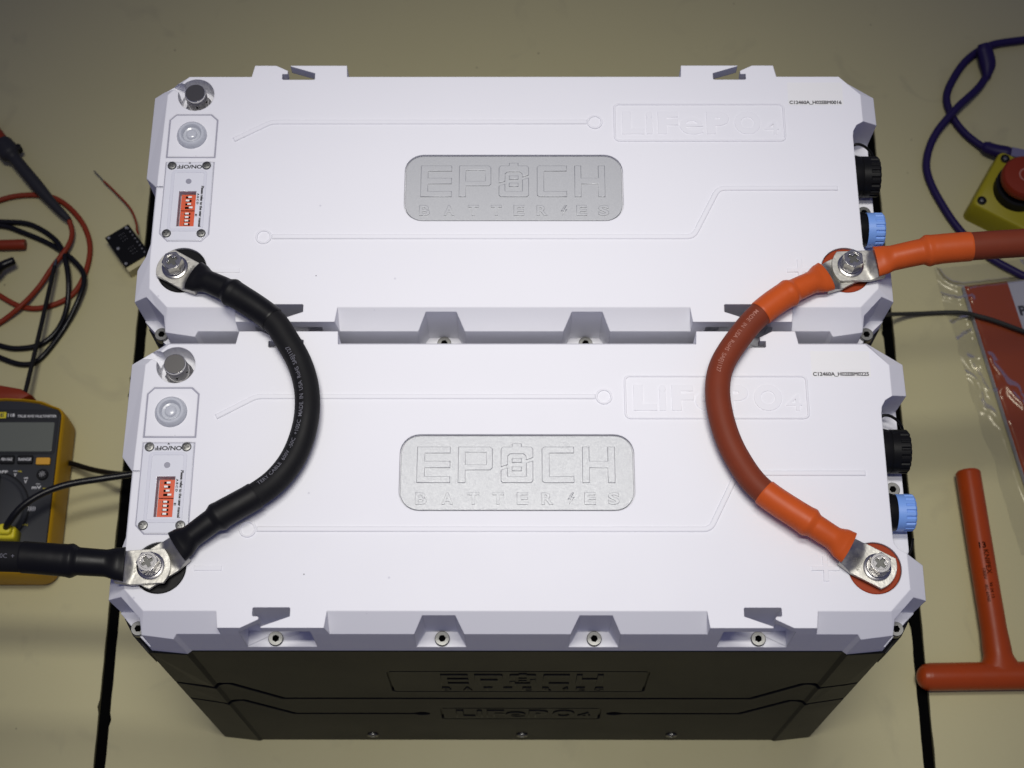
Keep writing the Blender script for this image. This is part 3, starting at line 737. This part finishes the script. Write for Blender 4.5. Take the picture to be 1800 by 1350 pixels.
def exitcable(name, label, pts, c0, A, jm, sm, zl, r=.0102):
    root = thing(name, label, 'cable', (pts[0][0], pts[0][1], H))
    W = Path(up(pts), .0025); inv = Matrix.Translation((-pts[0][0], -pts[0][1], -H))
    cb = obj('cable_jacket', xf(sweep(W, [(A[2] - .012, r, r), (W.L, r, r)], 28, .004), inv), jm, root)
    obj('heat_shrink', xf(sweep(W, sleeve_prof(*A, r * .97), 32, .0015), inv), sm, root)
    lg_ = lug(root, c0, Vector(pts[1][:2]) - Vector(pts[0][:2]), Z(zl)); xf(lg_.data, inv)
    st = stamp(root, c0, Vector(pts[1][:2]) - Vector(pts[0][:2]), Z(zl), '4/0', .0100, .0040, .0034, -90); xf(st.data, inv)
    return root, W, inv, cb
BN, BP_, FN, FP = (-.2455, .0098), (.2432, .0098), (-.2432, -.2142), (.2442, -.2140)
root, W, inv, cb = jumper('battery_cable', 'black jumper cable joining the negative terminals of both batteries', blk, BN, FN, (.0175, .0505, .0880), (.0200, .0539, .0830), 'black_rubber', 'black_sleeve')
obj('cable_print', xf(text_on(W, 'TERY CABLE  600V  -50C  +105C  MADE  IN  USA  RoHS  SAEJ1127', W.L - .0875, .0042, rc, 22, flip=True, stretch=.97), inv), 'print_grey', cb)
root, W, inv, cb = jumper('battery_cable', 'dark red jumper cable with orange sleeves joining the positive terminals', red, BP_, FP, (.0205, .0527, .0800), (.0215, .0530, .0890), 'red_jacket', 'orange_sleeve')
obj('cable_print', xf(text_on(W, 'MADE  IN  USA  RoHS  SAEJ1127', .0830, .0042, rc, 8, stretch=.95), inv), 'print_pink', cb)
root, W, inv, cb = exitcable('battery_cable', 'dark red cable with orange sleeve leaving the rear battery to the right', rout, BP_, (.0190, .0568, .0878), 'red_jacket', 'orange_sleeve', .0052)
root, W, inv, cb = exitcable('battery_cable', 'thick black cable leaving the front battery to the left over the meter', bout, FN, (.0180, .0527, .0860), 'black_rubber', 'black_sleeve', .0052)
obj('cable_print', xf(text_on(W, '-50C  +', .1010, .0042, .0102, -12, flip=True), inv), 'print_grey', cb)

def bolt(c, z, rot, label):
    t = thing('terminal_bolt', label, 'bolt', (c[0], c[1], Z(z)), R(rot), 'terminal bolts')
    obj('washer', lathe([(0, 0), (.0092, 0), (.0094, .0003), (.0094, .0012), (.0090, .0015), (0, .0015)], 44), 'steel', t)
    obj('spring_washer', lathe([(0, .0015), (.0076, .0015), (.0078, .0018), (.0078, .0034), (.0075, .0037), (0, .0037)], 44), 'steel', t)
    hx = prism([(.00745 * math.cos(R(60 * i)), .00745 * math.sin(R(60 * i))) for i in range(6)], .0037, .0122)
    cone = lathe([(0, .0030), (.0105, .0030), (.0105, .0100), (.0058, .0126), (0, .0126)], 48)
    hx = boolean(hx, [cone], 'INTERSECT')
    dish = lathe([(0, .0114), (.0047, .0114), (.0049, .0130), (0, .0130)], 40)
    w = .0011; l = .0040
    x = [(-w, -l), (w, -l), (w * 1.3, -w * 1.3), (l, -w), (l, w), (w * 1.3, w * 1.3), (w, l), (-w, l), (-w * 1.3, w * 1.3), (-l, w), (-l, -w), (-w * 1.3, -w * 1.3)]
    cr = xf(prism(x, .0080, .02), Matrix.Rotation(R(25), 4, 'Z'))
    hx = boolean(hx, [dish, cr])
    hd_ = obj('hex_head', smooth(hx, 25), 'steel', t)
    obj('cross_shade', xf(prism([(q[0] * .97, q[1] * .97) for q in x], .0080, .0098), Matrix.Rotation(R(25), 4, 'Z')), 'recess_shade', hd_)  # dark insert stands in for the shade within the cross
bolt(BN, .0050, 12, 'cross-slot hex bolt on the rear black terminal')
bolt(BP_, .0082, 30, 'cross-slot hex bolt on the rear orange terminal')
bolt(FN, .0082, 5, 'cross-slot hex bolt on the front black terminal')
bolt(FP, .0050, 22, 'cross-slot hex bolt on the front orange terminal')

# ================================================================== multimeter on the left
mt = thing('multimeter', 'yellow and black digital multimeter half hidden under the thick black cable', 'multimeter', (-.476, -.04, 0), 0)
MX, MY = -.476, -.04
def mloc(pl): return [(x - MX, y - MY) for x, y in pl]
def mring(hw, top, bot, r, n=10, bow=.008):
    """rounded outline with a bowed top edge"""
    p = []
    p += circ(hw - r, bot + r, r, n, -90, 0); p += circ(hw - r, top - bow - r, r, n, 0, 80)
    p += [(hw * k, top - bow * k * k) for k in (.6, .3, 0, -.3, -.6)]
    p += circ(-hw + r, top - bow - r, r, n, 100, 180); p += circ(-hw + r, bot + r, r, n, 180, 270)
    return p
def loft(rl, cap0=True, cap1=True):
    n = len(rl[0]); v = [p for r_ in rl for p in r_]; f = []
    for k in range(len(rl) - 1):
        for i in range(n): j = (i + 1) % n; f.append((k * n + i, k * n + j, (k + 1) * n + j, (k + 1) * n + i))
    if cap0: f.append(tuple(range(n - 1, -1, -1)))
    if cap1: f.append(tuple(range((len(rl) - 1) * n, len(rl) * n)))
    return mesh_from(v, f)
mr = lambda z, hw, top, bot, r: [(x, y, z) for x, y in mring(hw, top - MY, bot - MY, r)]
hol = loft([mr(0, .0540, .0460, -.1215, .012), mr(.006, .0560, .0475, -.1235, .014), mr(.026, .0566, .0480, -.1240, .015), mr(.040, .0560, .0468, -.1228, .013), mr(.0465, .0550, .0450, -.1205, .011), mr(.0472, .0542, .0438, -.1190, .010), mr(.0440, .0536, .0430, -.1180, .010)])
obj('holster', smooth(hol, 50), 'yellow', mt)
body = loft([mr(.042, .0534, .0428, -.1178, .009), mr(.0462, .0530, .0424, -.1172, .008), mr(.0468, .0522, .0416, -.1164, .007)])
bd = obj('face', smooth(body, 40), 'meter_face', mt)
ml = lambda x0, x1, y0, y1, r, z0, z1, b=.0004: flat([[(x - MX, y - MY) for x, y in rrect(x0, x1, y0, y1, r, 4)]], z0, z1, b)
obj('screen_bezel', ml(-.530, -.4245, -.0105, .0335, .003, .0460, .0474), 'meter_dark', mt)
sc = obj('screen', ml(-.525, -.4275, -.0082, .0205, .0012, .0470, .0478, .0002), 'lcd', mt)
obj('brand_panel', ml(-.530, -.4250, .0240, .0320, .001, .0470, .0477, .0001), 'meter_dark', mt)
obj('brand_tag', ml(-.500, -.4735, .0245, .0305, .0005, .0474, .0480, .0001), 'plug_yellow', mt)
tx = lambda s, x0, x1, y0, y1, z=.0483, rot=0: text_fit(s, x0 - MX, x1 - MX, y0 - MY, y1 - MY, 0, z, off=.012, rot=rot)
obj('brand_print', merge([tx('FLUKE', -.4985, -.4750, .0255, .0295)]), 'print_black', mt)
obj('title_print', merge([tx('118', -.4720, -.4655, .0258, .0292, .0480), tx('TRUE RMS MULTIMETER', -.4630, -.4262, .0252, .0278, .0480)]), 'print_white', mt)
for x0, x1, lbl in ((-.4737, -.4606, 'MIN MAX'), (-.4578, -.4435, 'RANGE')):
    b = obj('key', ml(x0, x1, -.0205, -.0121, .0012, .0462, .0492), 'button_dark', mt)
    obj('key_print', tx(lbl, x0 + .0012, x1 - .0012, -.0180, -.0150, .0495), 'print_white', b)
obj('amber_key', ml(-.4402, -.4272, -.0215, -.0148, .001, .0462, .0496), 'button_amber', mt, 'amber yellow key')
bl = obj('light_key', xf(lathe([(.0053, .0460), (.0053, .0485), (.0048, .0492), (0, .0494)], 28), Matrix.Translation((-.4332 - MX, -.0308 - MY, 0))), 'button_dark', mt)
sun = [xf(flat(ribbon(circ(0, 0, .0011, 16), .0004, True), 0, .0001), Matrix.Translation((-.4332 - MX, -.0308 - MY, .0495)))]
for a in range(0, 360, 45): sun.append(xf(flat([[(.0019, -.00018), (.0030, -.00018), (.0030, .00018), (.0019, .00018)]], 0, .0001), Matrix.Translation((-.4332 - MX, -.0308 - MY, .0495)) @ Matrix.Rotation(R(a), 4, 'Z')))
obj('light_symbol', merge(sun), 'print_white', bl)
DX, DY = -.478, -.0640
dial = obj('dial', xf(lathe([(.0350, .0455), (.0350, .0475), (.0338, .0482), (.0322, .0478), (.0310, .0492), (.0295, .0496), (0, .0498)], 64), Matrix.Translation((DX - MX, DY - MY, 0))), 'meter_face', mt)
obj('dial_gap', xf(lathe([(.0366, .0460), (.0366, .0471), (0, .0471)], 64), Matrix.Translation((DX - MX, DY - MY, 0))), 'button_dark', mt)
obj('pointer', ml(DX - .0075, DX + .0075, DY - .031, DY + .0325, .002, .049, .0580, .0012), 'meter_dark', dial)
obj('pointer_dot', xf(lathe([(.0018, .0578), (.0018, .0583), (0, .0583)], 20), Matrix.Translation((DX - MX + .003, DY - MY + .0285, 0))), 'print_white', dial)
obj('scale_print', merge([tx('OFF', -.4765, -.4655, -.0295, -.0265, .0473), tx('V', -.4600, -.4570, -.0325, -.0290, .0473), tx('~', -.4605, -.4565, -.0278, -.0264, .0473),
     tx('V', -.4498, -.4466, -.0392, -.0355, .0473), tx('=', -.4502, -.4462, -.0345, -.0332, .0473), tx('mV', -.4420, -.4330, -.0445, -.0412, .0473), tx('~', -.4385, -.4345, -.0402, -.0390, .0473),
     tx(')))))', -.4435, -.4360, -.0655, -.0610, .0473), tx('-| |-', -.4515, -.4450, -.0762, -.0722, .0473), tx('A', -.4660, -.4630, -.0850, -.0815, .0473)]), 'print_white', mt)
obj('scale_print', merge([tx('Hz', -.4560, -.4525, -.0282, -.0264, .0473), tx('---', -.4318, -.4280, -.0442, -.0434, .0473), tx('->|', -.4462, -.4415, -.0800, -.0775, .0473)]), 'print_yellow', mt)
pg = thing('test_lead', 'black lead rising from a yellow plug in the meter to the battery', 'wire', (-.455, -.089, .046))
pin = Matrix.Translation((.455, .089, -.046))
obj('plug', xf(flat([rrect(-.4640, -.4465, -.0965, -.0845, .003, 5)], .0440, .0640, .002), pin), 'plug_yellow', pg, 'yellow plug')
obj('plug_collar', xf(flat([rrect(-.4615, -.4490, -.0935, -.0835, .004, 5)], .0560, .0690, .002), pin), 'plug_yellow', pg, 'yellow plug collar')
l1 = [(-.4560, -.0890, .055), (-.4545, -.0878, .066), (-.4480, -.0835, .077), (-.4373, -.0715, .081), (-.4209, -.0598, .081), (-.3995, -.0506, .079), (-.3703, -.0442, .076), (-.3453, -.0387, .072), (-.325, -.033, .068), (-.300, -.020, .064)]
obj('lead', xf(tube(l1, .0031, 14, .003), pin), 'lead_black', pg)
sl = obj('probe_wire', tube([(-.430, -.004, .006), (-.4247, -.0066, .012), (-.4158, -.0094, .016), (-.3942, -.0185, .026), (-.3673, -.0292, .046), (-.3453, -.0360, .062), (-.325, -.040, .060), (-.300, -.043, .05)], .0026, 14), 'lead_black')
sl['label'] = 'short black wire leaving the right side of the multimeter toward the battery'; sl['category'] = 'wire'

# ================================================================== leads and probes behind the meter
def single(name, label, cat, me, m, group=None):
    o = obj(name, me, m); o['label'] = label; o['category'] = cat
    if group: o['group'] = group
    return o
zl = lambda l, z: [(x, y, z) for x, y in l]
pr = thing('test_probe', 'grey test probe with red lead looping over the bench', 'test probe', (-.4879, .2944, 0))
pi = Matrix.Translation((.4879, -.2944, 0))
gp = Path([(-.5500, .3680, .014), (-.5413, .3565, .014), (-.5242, .3363, .014), (-.5157, .3270, .014), (-.4879, .2944, .012), (-.4648, .2683, .0115), (-.4481, .2515, .011)], .003)
L = gp.L
gh = obj('handle', xf(sweep(gp, [(.060, .0062, .0062), (L * .62, .0064, .0062), (L - .012, .0042, .0042), (L, .0030, .0030)], 18, .003), pi), 'probe_grey', pr)
obj('finger_guard', xf(sweep(gp, [(.036, .0088, .0080), (.041, .0108, .0100), (.054, .0108, .0100), (.062, .0062, .0062)], 18, .002), pi), 'probe_grey', pr)
obj('guard_tab', xf(lathe([(0, 0), (.0036, 0), (.0036, .008), (0, .009)], 16), pi @ Matrix.Translation((-.5075, .3320, .010))), 'button_dark', pr)
obj('red_body', xf(sweep(gp, [(0, .0095, .009), (.039, .0088, .0085)], 18, .003), pi), 'lead_red', pr, 'red rear half of the probe')
zB = [.011, .0085, .008, .008, .0095, .006, .004, .004]
lead = [(-.4481, .2515, .0105), (-.4443, .2382, .0085), (-.4466, .2222, .0100), (-.4591, .2011, .0090), (-.4720, .1790, .0060), (-.4854, .1587, .0085), (-.5064, .1417, .004), (-.5374, .1216, .004)]
obj('lead', xf(tube(lead, .0026, 12), pi), 'lead_red', pr)
ra = single('test_lead', 'red lead lying in a wide loop at the left edge', 'wire', tube(zl([(-.5557, .2602), (-.5234, .2784), (-.4951, .2843), (-.4656, .2797), (-.4401, .2569), (-.4268, .2280), (-.4282, .1963), (-.4397, .1712), (-.4638, .1588), (-.4863, .1588), (-.5103, .1712), (-.5474, .1963)], .0032), .0027, 12), 'lead_red')
z2 = [.003, .003, .003, .003, .0055, .007, .0065, .003, .003, .003, .003, .003]
single('test_lead', 'black lead lying in the outer of two loops under the red lead', 'wire', tube([(x, y, .0030 + (.0055 if 3 < i < 7 else 0)) for i, (x, y) in enumerate([(-.5537, .2467), (-.5195, .2493), (-.4956, .2416), (-.4654, .2275), (-.4405, .2084), (-.4272, .1895), (-.4303, .1645), (-.4439, .1338), (-.4629, .1034), (-.4788, .0974), (-.5019, .1046), (-.5374, .1216)])], .0027, 12), 'lead_black')
single('test_lead', 'black lead lying in the inner of two loops crossing the thin rod', 'wire', tube([(x, y, .0030 + (.0058 if i in (4, 5) else 0)) for i, (x, y) in enumerate([(-.5549, .2564), (-.5201, .2538), (-.4910, .2512), (-.4664, .2371), (-.4518, .2179), (-.4431, .1895), (-.4426, .1583), (-.4495, .1338), (-.4646, .1185), (-.4864, .1143), (-.5034, .1173), (-.5382, .1277)])], .0027, 12), 'lead_black')
rd = thing('test_probe', 'thin black probe rod pointing away from the top of the multimeter', 'test probe', (-.466, .055, .02))
ri = Matrix.Translation((.466, -.055, -.02))
obj('rod', xf(tube([(-.4553, .1975, .0165), (-.4605, .126, .021), (-.4666, .0535, .0250), (-.468, .035, .026)], .0022, 12, .004), ri), 'button_dark', rd)
obj('tip', xf(tube([(-.4548, .2050, .0160), (-.4553, .1975, .0165)], .0010, 10, .002, .0020), ri), 'screw', rd)
single('test_clip', 'red plastic clip body peeping out behind the meter top', 'clip', smooth(flat([[(-.52, .062), (-.492, .0665), (-.470, .0625), (-.458, .0555), (-.470, .049), (-.52, .049)]], .006, .030, .004), 40), 'lead_red')
rs_ = Path([(-.540, .2250, .0058), (-.515, .2260, .0058), (-.4905, .2268, .0058)], .003)
single('banana_plug', 'red sleeve of a banana plug at the left edge', 'plug', sweep(rs_, [(0, .0052, .0052), (rs_.L - .002, .0054, .0054), (rs_.L, .0049, .0049)], 20, .004), 'lead_red')
bs = Path([(-.545, .178, .016), (-.5214, .1900, .016), (-.5060, .1995, .015), (-.4965, .2050, .014)], .003)
single('banana_plug', 'black banana plug end beside the red sleeve', 'plug', sweep(bs, [(0, .011, .012), (bs.L - .022, .0085, .0085), (bs.L - .012, .0045, .0045), (bs.L - .002, .0042, .0042), (bs.L, .0034, .0034)], 20, .003), 'lead_black')

# ================================================================== small circuit board
pb = thing('circuit_board', 'small black circuit board with a stray red wire beside the battery', 'circuit board', (-.386, .2195, 0), 0)
bi = Matrix.Translation((.386, -.2195, 0))
bp_ = [(-.4089, .2290), (-.3854, .1962), (-.3625, .2125), (-.3869, .2445)]
P0, P1, P3 = Vector(bp_[0]), Vector(bp_[1]), Vector(bp_[3])
def on(a, b): return P0 + (P1 - P0) * a + (P3 - P0) * b
obj('board', xf(prism(bp_, .0140, .0156), bi), 'pcb', pb)
obj('cream_block', xf(prism([tuple(on(.62, .02)), tuple(on(1.13, .02)), tuple(on(1.13, .82)), tuple(on(.62, .82))], 0, .0138), bi), 'cream', pb, 'cream plastic block under the board')
obj('chip', xf(prism([tuple(on(.1, .1)), tuple(on(.55, .1)), tuple(on(.55, .85)), tuple(on(.1, .85))], .0005, .0138), bi), 'pcb', pb)
dots = []
def dot(a, b, r): c = on(a, b); dots.append(prism(circ(c.x, c.y, r, 8), .0155, .0161))
for k in range(8): dot(.10 + k * .115, .90, .0007)
for a, b in ((.06, .12), (.92, .10), (.06, .86)): dot(a, b, .0014)
for i in range(3):
    for j in range(3): dot(.16 + i * .09, .48 + j * .09, .0003); dot(.60 + i * .09, .50 + j * .09, .0003)
dot(.45, .18, .0016)
obj('solder_pad', xf(merge(dots), bi), 'solder', pb)
w = tube([(-.3755, .2330, .0165), (-.3776, .2374, .0150), (-.3803, .2489, .012), (-.3892, .2672, .008), (-.4078, .2879, .006), (-.4193, .2991, .006)], .0011, 8, .002)
obj('wire', xf(w, bi), 'lead_red', pb, 'thin red wire'); obj('wire_tip', xf(tube([(-.4193, .2991, .006), (-.4239, .3044, .006), (-.4303, .3110, .0055)], .0006, 6, .002), bi), 'screw', pb)

# ================================================================== things on the right
pc = thing('network_cable', 'dark purple cable twisted into a loop beside the yellow switch box', 'cable', (.4502, .3992, 0))
ci = Matrix.Translation((-.4502, -.3992, 0))
obj('cable_jacket', xf(tube([(.66, .483, .005), (.5851, .4763, .005), (.5391, .4692, .005), (.5022, .4621, .005), (.4763, .4445, .005), (.4588, .4200, .005), (.4502, .3992, .0045), (.4528, .3786, .004), (.4641, .3569, .004), (.4798, .3393, .006), (.4870, .3345, .008)], .0040, 14, .004), ci), 'purple', pc)
obj('cable_jacket', xf(tube([(.4946, .4240, .006), (.4841, .4089, .008), (.4690, .3930, .011), (.4577, .3818, .012), (.4343, .3542, .008), (.4229, .3274, .005), (.4224, .3042, .004), (.4322, .2747, .004), (.4490, .2423, .004), (.4744, .2137, .004), (.51, .19, .004)], .0040, 14, .004), ci), 'purple', pc)
bt = Path([(.4918, .4570, .0145), (.4957, .4400, .010), (.4955, .4310, .0075), (.4940, .4215, .006)], .003)
obj('plug_boot', xf(sweep(bt, [(0, .0060, .0055), (.006, .0085, .006), (.020, .0088, .0062), (bt.L, .0045, .0045)], 16, .002), ci), 'purple', pc)
bt2 = Path([(.4810, .3385, .0075), (.4900, .3325, .010), (.4990, .3290, .012), (.5060, .3270, .013)], .003)
obj('plug_boot', xf(sweep(bt2, [(0, .0052, .0052), (.004, .0070, .006), (bt2.L - .004, .0070, .006), (bt2.L, .0064, .005)], 12, .002), ci), 'purple', pc)
cp = xf(box(0, .014, -.0052, .0052, -.004, .004), ci @ Matrix.Translation((.5060, .3270, .013)) @ Matrix.Rotation(R(-14), 4, 'Z'))
obj('clear_plug', cp, 'clear_plug', pc, 'clear plastic plug')
# emergency stop box
A0 = Vector((.4535, .2600)); dE = Vector((.514, .857)); dP = Vector((.857, -.514))
es = thing('stop_switch', 'yellow box with a round red emergency stop button at the right edge', 'switch box', (A0.x, A0.y, 0), math.atan2(dP.y, dP.x))
def erect(a, b, z, r, n=6): return [(x, y, z) for x, y in rrect(a, b, a, b, r, n)]
ebox = loft([erect(-.0010, .0735, 0, .006), erect(-.0008, .0733, .004, .006), erect(.0006, .0719, .0270, .006), erect(.0016, .0709, .0290, .0055), erect(.0026, .0699, .0298, .005)])
obj('box', smooth(ebox, 45), 'estop_yellow', es)
for x, y in ((.0085, .0085), (.0085, .064), (.064, .0085), (.064, .064)):
    s_ = obj('corner_screw', xf(lathe([(.0046, .0292), (.0046, .0312), (.0036, .0316), (.0030, .0306), (0, .0306)], 20), Matrix.Translation((x, y, 0))), 'button_dark', es)
    obj('screw_head', xf(lathe([(.0022, .0300), (.0020, .0318), (0, .0323)], 14), Matrix.Translation((x, y, 0))), 'screw', s_)
T = Matrix.Translation((.0340, .0372, 0)) @ Matrix.Diagonal((1.12, 1.12, 1.0, 1.0))
obj('collar', xf(lathe([(.0215, .0290), (.0215, .0420), (.0205, .0430), (0, .0430)], 40), T), 'button_dark', es)
bt_ = obj('red_button', xf(lathe([(.0120, .0425), (.0125, .0480), (.0198, .0500), (.0206, .0530), (.0204, .0585), (.0185, .0608), (.0100, .0618), (0, .0620)], 48), T), 'estop_red', es, 'red mushroom button')
obj('button_mark', xf(flat(ribbon(circ(0, 0, .0060, 28), .0012, True), .0617, .0622), T), 'print_pink', bt_)
single('sensor_wire', 'thin grey wire running from the battery across the plastic bag', 'wire', tube([(.30, .112, .075), (.3330, .126, .052), (.3605, .1386, .0300), (.3819, .1474, .0120), (.4009, .1516, .0040), (.4290, .1529, .0040), (.4430, .1500, .0085), (.4511, .1453, .0135), (.4699, .1392, .0135), (.4963, .1283, .0130), (.5229, .1182, .0125), (.57, .10, .012)], .0021, 10, .004), 'grey_wire')
# booklet in a clear bag
bk = thing('booklet', 'orange and white printed booklet inside a clear plastic bag', 'booklet', (.4437, .1804, 0), 0)
a = Vector((.4437, .1804)); ux = Vector((.5626 - .4437, .1948 - .1804)).normalized(); uy = Vector((.4804 - .4437, -.0224 - .1804)).normalized(); leng = 0.215
ki = Matrix.Translation((-.4437, -.1804, 0))
def kq(x0, x1, y0, y1): return [tuple(a + ux * p + uy * q) for p, q in ((x0, y1), (x1, y1), (x1, y0), (x0, y0))]
for i in range(4): obj('page', xf(prism(kq(.0002 * i, .15, .0003 * i, leng), .0015 + i * .0016, .0029 + i * .0016), ki), 'card_white', bk)
obj('orange_cover', xf(prism(kq(.0009, .0440, .0012, leng), .0078, .0083), ki), 'card_orange', bk, 'orange cover band')
obj('white_cover', xf(prism(kq(.0441, .1495, .0012, leng), .0078, .0083), ki), 'card_white', bk)
def ktext(s, x0, x1, y0, y1):
    me = text_fit(s, x0, x1, 0, y1 - y0, 0, .0085, off=.03)
    for v in me.vertices: q = a + ux * v.co.x + uy * (y1 - v.co.y); v.co = (q.x, q.y, v.co.z)
    return xf(me, ki)
obj('cover_print', merge([ktext('Pr', .0462, .0590, .0285, .0395), ktext('In', .0470, .0590, .0480, .0590)]), 'print_black', bk)
bag = thing('plastic_bag', 'crumpled clear plastic bag around the orange booklet', 'bag', (.4437, .1804, 0))
nx, ny = 90, 130; v = []; f = []
for j in range(ny + 1):
    for i in range(nx + 1):
        p = -.022 + .19 * i / nx; q = -.024 + .300 * j / ny
        edge = -.004 * noise.noise(Vector((q * 30, 3, 0)))
        pp = p + edge * max(0, 1 - i / 10)
        w_ = a + ux * pp + uy * q
        inside = min(1, max(0, (p + .004) / .006)) * min(1, max(0, (q + .004) / .006)) * min(1, max(0, (leng + .006 - q) / .010))
        z = .0012 + .0080 * inside
        c1 = abs(noise.noise(Vector((p * 42 + 1.3 * noise.noise(Vector((p * 20, q * 20, 2))), q * 26, 1))))
        c2 = abs(noise.noise(Vector((p * 90, q * 75, 4))))
        amp = .0042 if p < .0 else .0030
        z += amp * (max(0, .34 - c1) / .34) ** 3 * (1 if noise.noise(Vector((p * 16, q * 14, 9))) > -.05 else .1) + .0012 * max(0, .25 - c2) / .25 * max(0, noise.noise(Vector((p * 22, q * 18, 7))))
        v.append((w_.x - .4437, w_.y - .1804, z))
for j in range(ny):
    for i in range(nx): b = j * (nx + 1) + i; f.append((b, b + 1, b + nx + 2, b + nx + 1))
me = mesh_from(v, f, smooth=True); obj('film', me, 'film', bag)

# T-handled wrench
tw = thing('socket_wrench', 'orange insulated T-handle wrench lying on the right of the bench', 'wrench', (.4352, -.2080, 0))
ti = Matrix.Translation((-.4352, .2080, 0))
ts = Path([(.4264, -.0155, .0124), (.4306, -.10, .0124), (.4349, -.185, .0124), (.4358, -.208, .0124)], .004)
th = Path([(.3600, -.2098, .0126), (.40, -.2090, .0126), (.4358, -.2085, .0126), (.47, -.2080, .0126), (.512, -.2075, .0126)], .004)
v1 = sweep(ts, [(0, .0104, .0104), (.0015, .0116, .0116), (.10, .0117, .0117), (ts.L - .045, .0118, .0118), (ts.L - .020, .0130, .0122), (ts.L, .0220, .0124)], 32, .003)
rr = .0125; hp = [(.0001, .0015, .0015)] + [(.0125 * (1 - math.cos(R(t))), rr * math.sin(R(t)), rr * math.sin(R(t))) for t in (15, 30, 45, 60, 75, 90)] + [(th.L * .5, rr, rr)] + [(th.L - .0125 * (1 - math.cos(R(t))), rr * math.sin(R(t)), rr * math.sin(R(t))) for t in (90, 70, 50, 30, 15)] + [(th.L, .001, .001)]
v2 = sweep(th, hp, 32, .003)
hdl = boolean(v2, [v1], 'UNION'); hdl = smooth(hdl, 50)
hd = obj('handle', xf(hdl, ti), 'tool_orange', tw)
def tprint(s, d0, size, ang, rotate):
    if rotate: return text_on(ts, s, d0, size, .0118, ang, False, gap=.0002)
    me = text_raw(s, 0, 0, .02, 2); xs = [q.co.x for q in me.vertices]; cx = (min(xs) + max(xs)) / 2
    for q in me.vertices:
        c, tt, r_, u_ = ts.frame(d0 - q.co.y * size); aa = R(ang) - (q.co.x - cx) * size / .0118
        q.co = c + (r_ * math.sin(aa) + u_ * math.cos(aa)) * .0120
    me.update(); return me
ps = [tprint('13', .0775, .0080, 6, False), tprint('KNIPEX', .0790, .0068, -6, True), tprint('1000V', .0960, .0042, 16, True), tprint('IEC 60900', .1120, .0038, 17, True), tprint('98 04 13', .1100, .0042, -4, True)]
obj('handle_print', xf(merge(ps), ti), 'dark', tw)
